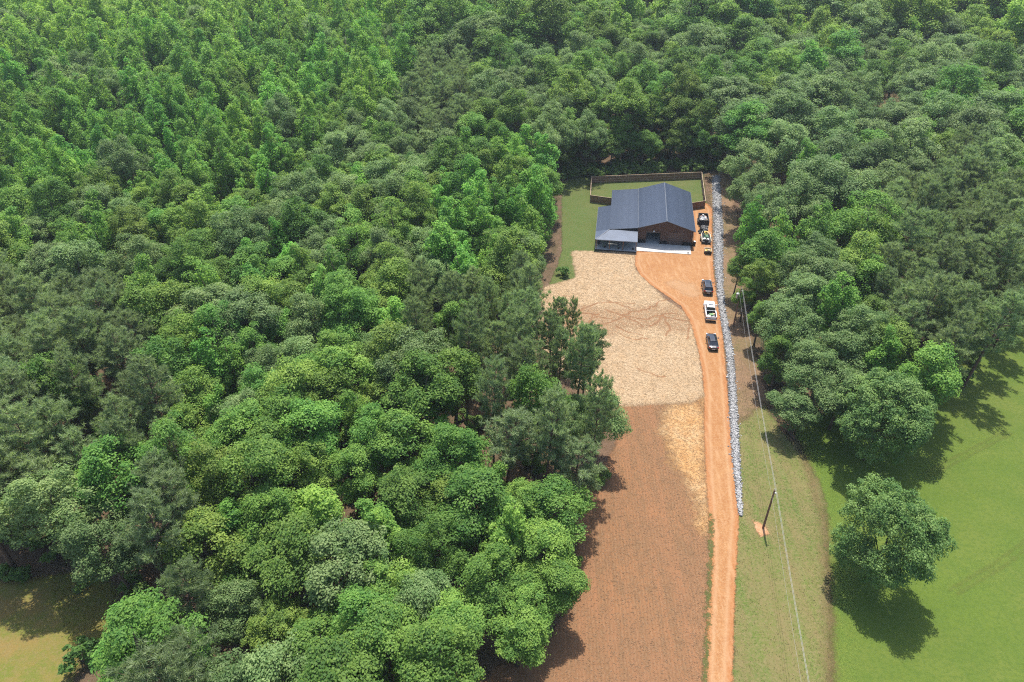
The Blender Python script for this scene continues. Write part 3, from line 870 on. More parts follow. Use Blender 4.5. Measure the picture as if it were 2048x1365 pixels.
# trees that can be told apart: base point, species, height, crown radius, name, label
SINGLE = [
    ((44.50, 56.79), 'B0', 15.5, 6.2, 'oak_tree', 'large round oak standing alone on the mown pasture', 'oak tree'),
    ((52.16, 77.36), 'B1', 15.5, 7.3, 'oak_tree', 'broad dark oak at the pasture edge behind the lone round oak', 'oak tree'),
    ((42.53, 82.88), 'O', 8.5, 4.3, 'oak_tree', 'low bushy oak at the end of the tree row above the verge grass', 'oak tree'),
    ((49.34, 84.02), 'O', 12.5, 5.4, 'oak_tree', 'mid-sized oak tucked between the low bushy oak and the broad dark oak', 'oak tree'),
    ((45.76, 89.05), 'O', 13.5, 5.6, 'oak_tree', 'oak behind the low bushy one beside the power line', 'oak tree'),
    ((48.64, 90.68), 'O', 14.5, 6.2, 'oak_tree', 'full oak between the bushy low oak and the roadside wood', 'oak tree'),
    ((49.39, 104.82), 'O', 16, 6.6, 'oak_tree', 'tall oak leaning its crown over the power line', 'oak tree'),
    ((42.97, 93.29), 'H', 12, 3.6, 'hardwood_tree', 'slim dark hardwood beside the power line above the bare strip', 'hardwood tree'),
    ((12.73, 91.98), 'P', 14.5, 3.2, 'pine_tree', 'dense dark pine standing out over the straw field', 'pine tree'),
    ((9.62, 100.49), 'P', 13.5, 1.5, 'pine_tree', 'thin sparse pine with bare trunk against the straw field', 'pine tree'),
    ((6.92, 100.49), 'P', 14, 2.2, 'pine_tree', 'pine at the wood edge next to the thin sparse pine', 'pine tree'),
    ((11.77, 92.59), 'P', 10, 2.2, 'pine_tree', 'short bushy pine under the dense dark pine', 'pine tree'),
    ((12.28, 78.23), 'O', 13.0, 5.0, 'oak_tree', 'dusty green oak at the top corner of the brown seeded field', 'oak tree'),
    ((7.93, 66.80), 'P', 13.5, 3.8, 'pine_tree', 'open pine with bare grey branches beside the brown field', 'pine tree'),
    ((-0.81, 70.85), 'P', 15.5, 4.2, 'pine_tree', 'wide open pine set back from the brown field edge', 'pine tree'),
    ((3.62, 54.93), 'H', 12, 4.4, 'hardwood_tree', 'bright green hardwood bulging out over the brown field edge', 'hardwood tree'),
    ((2.03, 48.90), 'H', 10, 3.9, 'hardwood_tree', 'dusty green small hardwood at the lower edge of the brown field', 'hardwood tree'),
    ((-6.69, 45.18), 'H', 12.5, 4.6, 'hardwood_tree', 'pale green rounded hardwood above the bottom corner of the brown field', 'hardwood tree'),
    ((-2.23, 51.14), 'H', 12.5, 4.6, 'hardwood_tree', 'mid green hardwood between the pale rounded one and the brown field', 'hardwood tree'),
    ((-14.45, 50.47), 'H', 13, 4.8, 'hardwood_tree', 'fresh green spreading hardwood in the wood below the tall yellow-green one', 'hardwood tree'),
    ((-20.27, 42.34), 'H', 12, 4.8, 'hardwood_tree', 'broad green hardwood by the bottom of the wood', 'hardwood tree'),
    ((0.60, 45.22), 'H', 10.5, 4.2, 'hardwood_tree', 'low leafy hardwood at the bottom corner of the wood over the brown field', 'hardwood tree'),
    ((4.96, 51.18), 'H', 10.5, 3.8, 'hardwood_tree', 'olive green hardwood between the bright bulging one and the dusty small one', 'hardwood tree'),
    ((-7.38, 55.62), 'H', 14, 4.4, 'hardwood_tree', 'dark green hardwood filling the hollow above the pale rounded one', 'hardwood tree'),
    ((-22.79, 59.63), 'Y', 16.5, 4.0, 'hardwood_tree', 'tall yellow-green hardwood towering over darker wood', 'hardwood tree'),
    ((50.03, 139.90), 'Y', 13.5, 2.7, 'young_tree', 'yellow-green slim tree beside the rock ditch opposite the house', 'young tree'),
    ((68.62, 136.47), 'Y', 15.5, 3.5, 'young_tree', 'bright green cone-shaped tree in front of the dark oaks', 'young tree'),
    ((63.62, 135.06), 'Y', 13.5, 2.6, 'young_tree', 'smaller bright tree beside the cone-shaped one', 'young tree'),
    ((60.86, 143.45), 'Y', 14, 3.0, 'young_tree', 'fresh green tree between the yellow-green slim tree and the oaks', 'young tree'),
    ((64.15, 132.02), 'Y', 9, 2.2, 'young_tree', 'short lime-green tree at the foot of the cone-shaped one', 'young tree'),
    ((31.66, 215.95), 'H', 24, 5.6, 'hardwood_tree', 'tallest broad hardwood rising behind the back fence', 'hardwood tree'),
    ((23.77, 192.52), 'Y', 14, 1.4, 'young_tree', 'narrow leafy column of a tree behind the corner of the back fence', 'young tree'),
    ((-16.29, 181.32), 'Y', 15, 2.2, 'young_tree', 'yellow-green pointed tree in front of the grey-green pine clump', 'young tree'),
    ((-22.16, 191.81), 'P', 17, 4.2, 'pine_tree', 'grey-green round-topped pine behind the yellow-green pointed tree', 'pine tree'),
    ((43.50, 121.61), 'H', 10, 2.6, 'hardwood_tree', 'leaning slender hardwood overhanging the rock ditch', 'hardwood tree'),
    ((42.95, 113.54), 'H', 10.5, 2.4, 'hardwood_tree', 'slender hardwood just behind the pole with the grey transformer', 'hardwood tree'),
    ((43.59, 106.14), 'H', 10, 2.6, 'hardwood_tree', 'slender hardwood in the row under the power line', 'hardwood tree'),
    ((-13.67, 126.89), 'H', 13, 4.6, 'hardwood_tree', 'round bright green hardwood in the wood facing the yard lawn', 'hardwood tree'),
    ((1.61, 129.48), 'Y', 11, 3.0, 'young_tree', 'yellowish young tree leaning over the yard lawn', 'young tree'),
    ((5.28, 134.76), 'Y', 11, 2.6, 'young_tree', 'thin yellowish tree at the edge of the yard lawn', 'young tree'),
    ((6.40, 174.30), 'O', 12, 3.2, 'oak_tree', 'grey-green oak at the far corner of the yard lawn', 'oak tree'),
    ((-102.39, 192.70), 'O', 15, 4.3, 'oak_tree', 'round dark oak alone among the young yellow-green trees', 'oak tree'),
    ((-103.01, 308.55), 'O', 18, 7.5, 'oak_tree', 'large round oak far back among the young yellow-green trees', 'oak tree'),
    ((-64.93, 107.93), 'H', 14, 5.0, 'hardwood_tree', 'bright yellow-green hardwood beside the grey-green pines', 'hardwood tree'),
    ((-32.52, 89.41), 'O', 14, 5.4, 'oak_tree', 'pale-tipped broad oak above the bright yellow-green trees', 'oak tree'),
]
occupied = []
for (bx, by), sp, h, R, nm, lab, cat in SINGLE:
    pr = BIG_OAK[int(sp[1])] if sp[0] == 'B' else PROTO[sp][len(occupied) % 7]
    tone = [0.5, 0.5]
    if 'dark' in lab.split(' in ')[0].split(' front')[0][:24]: tone = [0.1, 0.3]
    if any(w in lab[:22] for w in ('pale', 'dusty', 'grey-green')): tone = [0.8, 0.55]
    if any(w in lab[:24] for w in ('yellow', 'lime', 'bright', 'fresh')): tone = [0.85, 0.95 if 'yellow' in lab[:24] else 0.7]
    place_tree(pr, nm, bx, by, h, R, random.uniform(0, 6.28), lab, cat, tone=tone)
    occupied.append((bx, by, R * (0.95 if sp[0] == 'B' else 0.6)))


def age(y, st):
    """the wood grows older and taller away from the clearing"""
    k = min(1.1, max(0.0, (y - 130) / 170))
    return 1 + (0.75 if st in ('young', 'far_middle', 'far_side') else 0.5 if st in ('oaks', 'back') else 0.15) * k


er = random.Random(4)
for k in range(15):
    a, b = (13.74, 182.10), (55.35, 186.09)
    f = (k + er.uniform(0.2, 0.8)) / 15
    ex, ey = a[0] + (b[0] - a[0]) * f, a[1] + (b[1] - a[1]) * f + er.uniform(0.5, 5.0)
    tn = er.random(); hh = er.uniform(9, 15)
    place_tree(PROTO['H'][k % 7], 'hardwood_tree', ex, ey, hh, er.uniform(3.0, 4.2), er.uniform(0, 6.28),
               ('tall ' if hh > 12.5 else 'short ') + ('dark ' if tn < .4 else 'pale ' if tn > .7 else '') + 'leafy hardwood in the row close behind the back fence', 'hardwood tree', 'hardwoods in the row close behind the back fence', tone=(tn * 0.6, er.random()))
    occupied.append((ex, ey, 1.8))


def scatter():
    """dart throwing over the wood: base points kept apart by the stand's spacing"""
    r = random.Random(11)
    pts = []
    grid = {}
    N = 90000
    cand = np.column_stack([rng.uniform(-330, 330, N), rng.uniform(24, 440, N)])
    # keep what lies near the camera's field of view
    half = 22 + cand[:, 1] * 0.78
    cand = cand[np.abs(cand[:, 0]) < half]
    ok = np.ones(len(cand), bool)
    for c in CLEARINGS:
        ok &= poly_sd(cand, c) < -0.4
    cand = cand[ok]
    # a stand is drawn at crown height; seen from the drone the crown stands over its base, so base points are tested directly
    stand = np.full(len(cand), -1)
    for i, (n, p, m, spc) in enumerate(STANDS):
        s = (stand < 0) & (poly_sd(cand, p) > 0)
        stand[s] = i
    for (x, y), s in zip(cand, stand):
        mix, spc = (STANDS[s][2], STANDS[s][3]) if s >= 0 else (REST, 4.7)
        u = r.random(); sp = None
        for k, w in mix.items():
            sp = k; u -= w
            if u <= 0: break
        d = age(y, STANDS[s][0] if s >= 0 else 'rest') * spc * {'O': 1.10, 'H': 0.94, 'Y': 0.90, 'P': 0.95}[sp] * r.uniform(0.86, 1.1)
        gx, gy = int(x // 9), int(y // 9)
        bad = False
        for ix in (-1, 0, 1):
            for iy in (-1, 0, 1):
                for (qx, qy, qd) in grid.get((gx + ix, gy + iy), ()):
                    if (qx - x) ** 2 + (qy - y) ** 2 < (0.5 * (qd + d)) ** 2: bad = True; break
                if bad: break
            if bad: break
        if bad or any((ox - x) ** 2 + (oy - y) ** 2 < (orr + 0.34 * d) ** 2 for ox, oy, orr in occupied): continue
        grid.setdefault((gx, gy), []).append((x, y, d))
        pts.append((float(x), float(y), sp, int(s)))
    return pts


TREES = scatter()
TREES.sort(key=lambda p: p[0] ** 2 + p[1] ** 2)
STAND_NAME = [s[0] for s in STANDS] + ['rest']
WHERE = {'young': 'in the thick young stand beyond the pines', 'pine_clump': 'in the clump across the wood from the house', 'back': 'in the dark wood behind the back fence',
         'far_middle': 'in the far wood beyond the house', 'far_side': 'in the far wood beyond the oaks', 'oaks': 'in the wide oak wood beside the house',
         'big_pines': 'in the big pine clump over the pasture', 'side': 'in the strip of wood beside the power line', 'yellow_edge': 'in the light edge wood facing the yard lawn',
         'mixed_band': 'in the mixed band below the young stand', 'side_pines': 'in the pine stand above the rough grass', 'mid_pines': 'in the pine stand beside the straw field',
         'corner_pines': 'in the group below the rough grass', 'bright': 'in the bright stand between the two pine stands', 'rest': 'in the mixed wood beside the brown field'}
SPEC = {'O': ('oak_tree', 'dull green oak', 'oak tree'), 'H': ('hardwood_tree', 'leafy green hardwood', 'hardwood tree'),
        'Y': ('young_tree', 'young broadleaf tree', 'young tree'), 'P': ('pine_tree', 'soft-needled pine', 'pine tree')}
count = {k: 0 for k in SPEC}
count['H'] += 15
for nm, lab, cat in [(s[4], s[5], s[6]) for s in SINGLE]:
    for k, v in SPEC.items():
        if v[2] == cat: count[k] += 1
LIMIT = 300
CELL = {}
for x, y, sp, s in TREES: CELL.setdefault((int(x // 8), int(y // 8)), []).append((x, y, sp))


def around(x, y):
    return [p for i in (-1, 0, 1) for j in (-1, 0, 1) for p in CELL.get((int(x // 8) + i, int(y // 8) + j), ())] + [(1e4, 1e4, 'O'), (1e4, 2e4, 'O')]


far = []
tr = random.Random(21)
for x, y, sp, s in TREES:
    (h0, h1), (r0, r1) = SIZE[sp]
    q = tr.random()
    h, R = h0 + (h1 - h0) * q, r0 + (r1 - r0) * min(1, max(0, q + tr.uniform(-.3, .3)))
    st = STAND_NAME[s]
    if st == 'back': h *= 1.1
    ag = age(y, st); R *= ag * (0.9 if st == 'young' else 1); h *= ag if st == 'young' else 1 + (ag - 1) * 0.8
    if st == 'oaks': R *= 1.25; h *= 1.1
    if st in ('far_middle', 'far_side'): R *= 1.25; h *= 1.2
    if st == 'mid_pines': R *= 0.78
    if st in ('rest',) and y < 75: h *= 0.85
    k = tr.randrange(7)
    rz = tr.uniform(0, 6.28)
    inview = abs(x) < 0.72 * y + 12 and y > 30
    if count[sp] < LIMIT and inview:
        count[sp] += 1
        nm, lb, cat = SPEC[sp]
        tn, yl = tr.random(), tr.random()
        rq = (R - r0) / (r1 - r0)
        look = ('wide ' if rq > .75 and st not in ('oaks', 'far_middle', 'far_side') else 'narrow ' if rq < .3 else '') + ('tall ' if q > .68 else 'short ' if q < .3 else '') + ('dark ' if tn < .3 else 'pale ' if tn > .7 else '') + ('yellowish ' if yl > .75 and sp != 'Y' else '')
        near = min(((x - a) ** 2 + (y - b) ** 2, c) for a, b, c in around(x, y) if (a, b) != (x, y))
        by = ' next to ' + {'O': 'an oak', 'H': 'a leafy hardwood', 'Y': 'a young broadleaf', 'P': 'a pine'}[near[1]] if near[1] != sp and near[0] < 36 else ''
        label = look + lb + by + ' ' + WHERE[st]
        if len(label.replace('-', ' ').split()) > 16: label = look + lb + ' ' + WHERE[st]
        place_tree(PROTO[sp][k], nm, x, y, h, R, rz, label, cat, lb + 's ' + WHERE[st], tone=(tn, yl))
    else:
        far.append((x, y, sp, k, h / PROTO[sp][k].h, R / PROTO[sp][k].R, rz))
print('TREES', len(TREES), count, 'far', len(far))


def instanced(name, protos, pts, idx, scl, rz, label, cat):
    """one object of points; geometry nodes stand a shared mesh on each point"""
    coll = bpy.data.collections.new(name + '_kinds')
    for i, me in enumerate(protos):
        k = bpy.data.objects.new('%s_kind_%03d' % (name, i), me)
        k.color = ((i * 0.37) % 1.0, (i * 0.61) % 1.0, 0, 1)
        coll.objects.link(k)
    me = bpy.data.meshes.new(name)
    me.from_pydata([tuple(p) for p in pts], [], [])
    a = me.attributes.new('pick', 'INT', 'POINT'); a.data.foreach_set('value', np.asarray(idx, np.int32))
    a = me.attributes.new('size', 'FLOAT_VECTOR', 'POINT'); a.data.foreach_set('vector', np.asarray(scl, np.float32).ravel())
    a = me.attributes.new('turn', 'FLOAT_VECTOR', 'POINT'); a.data.foreach_set('vector', np.column_stack([np.zeros(len(rz)), np.zeros(len(rz)), rz]).astype(np.float32).ravel())
    o = link(bpy.data.objects.new(name, me))
    ng = bpy.data.node_groups.new(name, 'GeometryNodeTree')
    ng.interface.new_socket('Geometry', in_out='INPUT', socket_type='NodeSocketGeometry')
    ng.interface.new_socket('Geometry', in_out='OUTPUT', socket_type='NodeSocketGeometry')
    nd = ng.nodes
    gi, go = nd.new('NodeGroupInput'), nd.new('NodeGroupOutput')
    ip = nd.new('GeometryNodeInstanceOnPoints')
    ci = nd.new('GeometryNodeCollectionInfo')
    ci.inputs['Collection'].default_value = coll
    ci.inputs['Separate Children'].default_value = True
    ci.inputs['Reset Children'].default_value = True
    def at(nm, dt):
        n = nd.new('GeometryNodeInputNamedAttribute'); n.data_type = dt
        n.inputs['Name'].default_value = nm
        return n.outputs[0]
    L = ng.links.new
    L(gi.outputs[0], ip.inputs['Points']); L(ci.outputs[0], ip.inputs['Instance'])
    ip.inputs['Pick Instance'].default_value = True
    L(at('pick', 'INT'), ip.inputs['Instance Index']); L(at('size', 'FLOAT_VECTOR'), ip.inputs['Scale']); L(at('turn', 'FLOAT_VECTOR'), ip.inputs['Rotation'])
    L(ip.outputs[0], go.inputs[0])
    md = o.modifiers.new('stand', 'NODES'); md.node_group = ng
    return tag(o, label, cat, kind='stuff')


order = ['O', 'H', 'Y', 'P']
instanced('forest', [me for k in order for me in [p.joined('far_tree') for p in PROTO[k]] * 3],
          [(f[0], f[1], 0) for f in far], [order.index(f[2]) * 21 + f[3] + 7 * (i % 3) for i, f in enumerate(far)], [(f[5] * (1 + 0.2 * math.sin(i * 1.7)), f[5] * (1 - 0.2 * math.sin(i * 1.7)), f[4]) for i, f in enumerate(far)], [f[6] for f in far],
          'far continuous mass of green forest beyond the nearer stands', 'forest')

# low growth under the trees
und = []
ur = random.Random(5)
for x, y, sp, s in TREES:
    for _ in range(2 if y < 250 else 1):
        px, py = x + ur.uniform(-3, 3), y + ur.uniform(-3, 3)
        und.append((px, py))
P_ = np.array(und)
keep = np.ones(len(P_), bool)
for c in CLEARINGS: keep &= poly_sd(P_, c) < 0.3
P_ = P_[keep]
# denser fringe along the wood's edge behind the fence and beside the field
fr_ = [np.array(a) + (np.array(b) - np.array(a)) * f + np.array([0, w]) for a, b in (((12.81, 179.51), (55.42, 184.08)),) for f, w in [(ur.random(), ur.uniform(-0.5, 6)) for _ in range(110)]]
P_ = np.vstack([P_, fr_])
n_ = len(P_)
us = np.array([ur.uniform(0.5, 1.25) for _ in range(n_)])
instanced('undergrowth', [p.joined('undergrowth_kind') for p in SHRUB], [(x, y, 0) for x, y in P_], [ur.randrange(4) for _ in range(n_)],
          [(u, u, u * ur.uniform(0.7, 1.2)) for u in us], [ur.uniform(0, 6.28) for _ in range(n_)], 'low leafy undergrowth on the forest floor', 'undergrowth')

for (bx, by), h, R, lab in [((-48.48, 45.61), 3.6, 2.3, 'dark green bush at the edge of the rough grass'),
                            ((-60.90, 56.13), 2.6, 1.3, 'bright green sapling in the shade above the rough grass'),
                            ((10.63, 130.40), 2.2, 1.5, 'dark low bush on the yard lawn beside the straw field'),
                            ((31.35, 184.23), 3.0, 2.4, 'green bush close behind the back fence'),
                            ((25.26, 183.04), 2.4, 1.8, 'low bush behind the corner post of the back fence')]:
    place_tree(SHRUB[int(h * 10) % 4], 'bush', bx, by, h, R, h, lab, 'bush')


def dead_tree(name, x, y, h, seed, label, lean=(0, 0)):
    g = random.Random(seed)
    e = tag(empty(name, (x, y, 0)), label, 'dead tree')
    tk, br = MB(), MB()
    def grow(mb, p, d, L, r, depth):
        pts = [p]; q = p.copy(); dd = d.copy()
        for i in range(4):
            dd = (dd + Vector((g.uniform(-.22, .22), g.uniform(-.22, .22), g.uniform(-.05, .12)))).normalized()
            q = q + dd * L / 4; pts.append(q)
        mb.tube(pts, [r, r * .85, r * .7, r * .5, r * .3], 5)
        if depth == 0: return
        for k in range(4 if depth > 1 else 3):
            i = g.choice((1, 2, 3, 4))
            a = g.uniform(0, 6.28)
            nd = (dd * 0.5 + Vector((math.cos(a), math.sin(a), g.uniform(0.1, .7)))).normalized()
            grow(br, pts[i], nd, L * g.uniform(.42, .62), r * .42, depth - 1)
    grow(tk, Vector((0, 0, -0.1)), Vector((lean[0], lean[1], 1)).normalized(), h, 0.16, 3)
    tk.build('trunk', M['dead_wood'], e); br.build('branch', M['dead_wood'], e)


dx, dy = (-37.37, 136.64)
dead_tree('dead_tree', dx, dy, 8.0, 3, 'bare grey dead tree with tangled twigs in the wood')
dx, dy = (-21.56, 155.00)
dead_tree('dead_tree', dx, dy, 9.0, 8, 'bare pale dead tree with crooked limbs at the dark wood edge', (0.25, -0.2))

# ------------------------------------------------------------------ the house
def metal_mat(name, col, rough=0.42):
    t = NT(name)
    n = t.ramp(t.noise(0.5, 4, 0.6, t.coord()), 0.3, 0.7)
    t.l(t.mix(n, [c * 0.88 for c in col], [c * 1.12 for c in col]), t.p.inputs['Base Color'])
    t.l(t.math('ADD', rough - 0.05, t.math('MULTIPLY', n, 0.1)), t.p.inputs['Roughness'])
    t.p.inputs['Specular IOR Level'].default_value = 0.5
    t.p.inputs['Metallic'].default_value = 0.25
    return t.m


M['roof'] = metal_mat('charcoal_roof_metal', (0.058, 0.076, 0.112), 0.42)

M['wall'] = metal_mat('brown_wall_metal', (0.070, 0.040, 0.032), 0.55)
M['wainscot'] = plain('black_wall_metal', (0.012, 0.013, 0.016), 0.8, spec=0.15)
M['trim'] = metal_mat('dark_trim', (0.070, 0.080, 0.098), 0.4)
M['door'] = metal_mat('brown_door', (0.085, 0.060, 0.055), 0.5)
M['dark'] = plain('dark_interior', (0.02, 0.022, 0.026), 0.8)
M['concrete'] = plain('concrete', (0.46, 0.45, 0.42), 0.85, spec=0.2, var=0.07, scale=0.8)
M['porch_floor'] = plain('porch_concrete', (0.40, 0.41, 0.40), 0.8, spec=0.2, var=0.1, scale=0.8)
M['brown_skirt'] = plain('dark_board_skirt', (0.055, 0.042, 0.034), 0.85, var=0.25, scale=2)
M['post'] = plain('cedar_post', (0.19, 0.105, 0.065), 0.8, var=0.2, scale=5)
M['white'] = plain('white_enamel', (0.72, 0.72, 0.70), 0.4, var=0.04)
M['black'] = plain('black_plastic', (0.016, 0.016, 0.018), 0.55, var=0.2)
M['glass'] = plain('dark_glass', (0.012, 0.015, 0.020), 0.06, spec=0.7, var=0.05)
M['steel'] = plain('galvanised_steel', (0.38, 0.39, 0.41), 0.45, metal=0.5, var=0.1)
M['lamp'] = plain('lamp_glass', (0.75, 0.73, 0.68), 0.3, var=0.02)

HX, HY, HR = 27.7, 144.5, math.radians(-8)
house = tag(empty('metal_house', (HX, HY, 0), HR), 'brown metal house with charcoal ribbed roof, side wing and corner porch', 'house')
W_, L_, EAVE, RIDGE = 12.0, 19.5, 3.95, 5.95
WX, PX = -6.2, -9.1                       # outer edge of the wing, outer edge of the porch roof
WZ, PZ = 3.22, 2.62
ND = 11.6                                 # where the side porch ends


def ribbed(quad, n_ribs, thick=0.03, rib=0.045):
    """one roof sheet: a thin slab with standing ribs running from quad[0]-quad[3] side; quad = eave a, eave b, ridge b, ridge a"""
    a, b, c, d = [Vector(p) for p in quad]
    nrm = (b - a).cross(d - a).normalized()
    if nrm.z < 0: nrm = -nrm
    mb = MB()
    mb.hexa([p - nrm * thick for p in (a, b, c, d)] + [a, b, c, d])
    for k in range(n_ribs):
        f = (k + 0.5) / n_ribs
        lo, hi = a.lerp(b, f), d.lerp(c, f)
        s = (b - a).normalized() * 0.035
        mb.hexa([lo - s - nrm * .005, lo + s - nrm * .005, hi + s - nrm * .005, hi - s - nrm * .005,
                 lo - s * .5 + nrm * rib, lo + s * .5 + nrm * rib, hi + s * .5 + nrm * rib, hi - s * .5 + nrm * rib])
    return mb


def roof_run(parent, y0, y1, x_lo, z_lo, x_hi, z_hi, n, mat='roof'):
    """sheets laid side by side along the house"""
    st = (y1 - y0) / n
    me = ribbed([(x_lo, 0, z_lo), (x_lo, st, z_lo), (x_hi, st, z_hi), (x_hi, 0, z_hi)], 3).mesh('roof_panel', M[mat])
    for i in range(n):
        o = bpy.data.objects.new('roof_panel', me)
        o.location = (0, y0 + i * st, 0.003 * (i % 2))
        link(o, parent)


OV = 0.5
mb = MB()                                  # main gable walls
def wall_quad(mb, p, t=0.15):
    mb.hexa(p)
# side walls and back
mb.box(W_ - 0.15, W_, 0.0, L_, 1.0, EAVE)
mb.box(0.0, W_ - 0.15, L_ - 0.15, L_, 1.0, EAVE)
mb.add([(0, L_ - .15, EAVE), (W_, L_ - .15, EAVE), (W_ / 2, L_ - .15, RIDGE - .05), (0, L_, EAVE), (W_, L_, EAVE), (W_ / 2, L_, RIDGE - .05)], [(0, 1, 2), (5, 4, 3), (0, 2, 5, 3), (1, 4, 5, 2)])
# front wall with two door openings
D1, D2, DH = (1.95, 5.0), (6.75, 9.85), 3.05
for x0, x1, z0, z1 in ((0, D1[0], 1.0, EAVE), (D1[1], D2[0], 1.0, EAVE), (D2[1], W_ - .15, 1.0, EAVE), (D1[0], D1[1], DH, EAVE), (D2[0], D2[1], DH, EAVE)):
    mb.box(x0, x1, 0.0, 0.15, z0, z1)
mb.add([(0, 0, EAVE), (W_, 0, EAVE), (W_ / 2, 0, RIDGE - .05), (0, .15, EAVE), (W_, .15, EAVE), (W_ / 2, .15, RIDGE - .05)], [(2, 1, 0), (3, 4, 5), (3, 5, 2, 0), (2, 5, 4, 1)])
for i in range(46):                       # standing ribs of the wall sheeting
    x = 0.13 + i * 0.26
    if x > W_ - .1: break
    top = EAVE + (RIDGE - EAVE) * (1 - abs(x - W_ / 2) / (W_ / 2)) - 0.12
    z0 = DH + 0.1 if (D1[0] - .12 < x < D1[1] + .12 or D2[0] - .12 < x < D2[1] + .12) else 1.0
    mb.box(x - .025, x + .025, -0.03, 0.002, z0, top)
walls = mb.build('wall', M['wall'], house)
mb = MB()
for x0, x1 in ((0, D1[0]), (D1[1], D2[0]), (D2[1], W_ - .15)):
    mb.box(x0, x1, -0.02, 0.15, 0.0, 1.0)
mb.box(W_ - .15, W_ + .02, -0.02, L_, 0.0, 1.0)
mb.box(0.0, W_ - .15, L_ - .15, L_ + .02, 0.0, 1.0)
mb.build('wainscot', M['wainscot'], house)
# wing walls
mb = MB()
mb.hexa([(WX + .2, -0.25, 0.3), (-0.002, -0.25, 0.3), (-0.002, -0.1, 0.3), (WX + .2, -0.1, 0.3), (WX + .2, -0.25, WZ - .06), (-0.002, -0.25, EAVE - .12), (-0.002, -0.1, EAVE - .12), (WX + .2, -0.1, WZ - .06)])
mb.box(WX + .2, WX + .35, -0.1, L_ - .15, 0.0, WZ - .08)
mb.hexa([(WX + .35, L_ - .15, 0), (-0.002, L_ - .15, 0), (-0.002, L_, 0), (WX + .35, L_, 0), (WX + .35, L_ - .15, WZ - .06), (-0.002, L_ - .15, EAVE - .12), (-0.002, L_, EAVE - .12), (WX + .35, L_, WZ - .06)])
mb.build('wing_wall', M['wainscot'], house)

roof = MB().box(W_ / 2 - 0.10, W_ / 2 + 0.10, -OV - 0.02, L_ + OV + .02, RIDGE + 0.0, RIDGE + 0.10).build('roof', M['trim'], house)
roof['label'] = 'charcoal ridge cap'
ez = (RIDGE - EAVE) / (W_ / 2)
roof_run(roof, -OV, L_ + OV, W_ + 0.35, EAVE - 0.35 * ez + .08, W_ / 2, RIDGE + .06, 22)
roof_run(roof, -OV, L_ + OV, 0.0, EAVE + .10, W_ / 2, RIDGE + .06, 22)
roof_run(roof, -OV, L_ + OV, WX, WZ + .06, 0.04, EAVE + .06, 22)
roof_run(roof, -0.7, ND, PX, PZ, WX + .05, WZ + .02, 13)
# hip corner of the porch: side triangle and front slope
FY, FT = -4.55, -0.7
mb = MB()
tri = [(PX, FY, PZ), (PX, FT, PZ), (WX + .02, FT, WZ + .02)]
mb.add(tri + [(x, y, z - .04) for x, y, z in tri], [(2, 1, 0), (3, 4, 5), (0, 1, 4, 3), (1, 2, 5, 4), (2, 0, 3, 5)])
mb.build('hip_panel', M['roof'], roof)
nf = 10
for i in range(nf):                       # front slope, sheet by sheet, cut along the hip
    x0 = PX + (0 - PX) * i / nf; x1 = PX + (0 - PX) * (i + 1) / nf
    def topy(x):
        f = min(1.0, (x - PX) / (WX - PX))
        return FY + (FT - FY) * f, PZ + (WZ - PZ) * f
    y0, z0 = topy(x0); y1, z1 = topy(x1)
    if i == 0: y0, z0 = FY + .02, PZ + .004
    q = [Vector((x0, FY, PZ)), Vector((x1, FY, PZ)), Vector((x1, y1, z1)), Vector((x0, y0, z0))]
    mb = MB()
    mb.hexa([p - Vector((0, 0, .03)) for p in q] + q)
    n = 4
    for k in range(n):
        f = (k + .5) / n
        lo, hi = q[0].lerp(q[1], f), q[3].lerp(q[2], f)
        s = Vector((0.07, 0, 0)); up = Vector((0, 0, 0.08))
        mb.hexa([lo - s, lo + s, hi + s, hi - s, lo - s * .5 + up, lo + s * .5 + up, hi + s * .5 + up, hi - s * .5 + up])
    mb.build('porch_roof_panel', M['roof'], roof)
hipcap = MB().tube([(PX, FY, PZ + .03), (WX, FT, WZ + .06)], 0.07, 5).build('hip_cap', M['trim'], roof)
mb = MB()                                 # rake and eave trim
for a, b in (((-0.02, -OV, EAVE + .03), (W_ / 2, -OV, RIDGE)), ((W_ / 2, -OV, RIDGE), (W_ + .35, -OV, EAVE - .35 * ez + .02)),
             ((WX, -OV, WZ), (0, -OV, EAVE)), ((-0.02, L_ + OV, EAVE + .03), (W_ / 2, L_ + OV, RIDGE)), ((W_ / 2, L_ + OV, RIDGE), (W_ + .35, L_ + OV, EAVE - .35 * ez + .02)),
             ((WX, L_ + OV, WZ), (0, L_ + OV, EAVE)), ((W_ + .37, -OV, EAVE - .35 * ez), (W_ + .37, L_ + OV, EAVE - .35 * ez)), ((PX - .02, FY, PZ - .05), (PX - .02, ND, PZ - .05)),
             ((PX, FY - .02, PZ - .06), (0, FY - .02, PZ - .06))):
    mb.tube([a, b], 0.075, 4)
mb.build('roof_trim', M['trim'], roof)
mb = MB().tube([(0.0, -OV - .01, EAVE + .13), (0.0, L_ + OV, EAVE + .13)], 0.07, 4)
mb.build('flashing', M['trim'], roof)

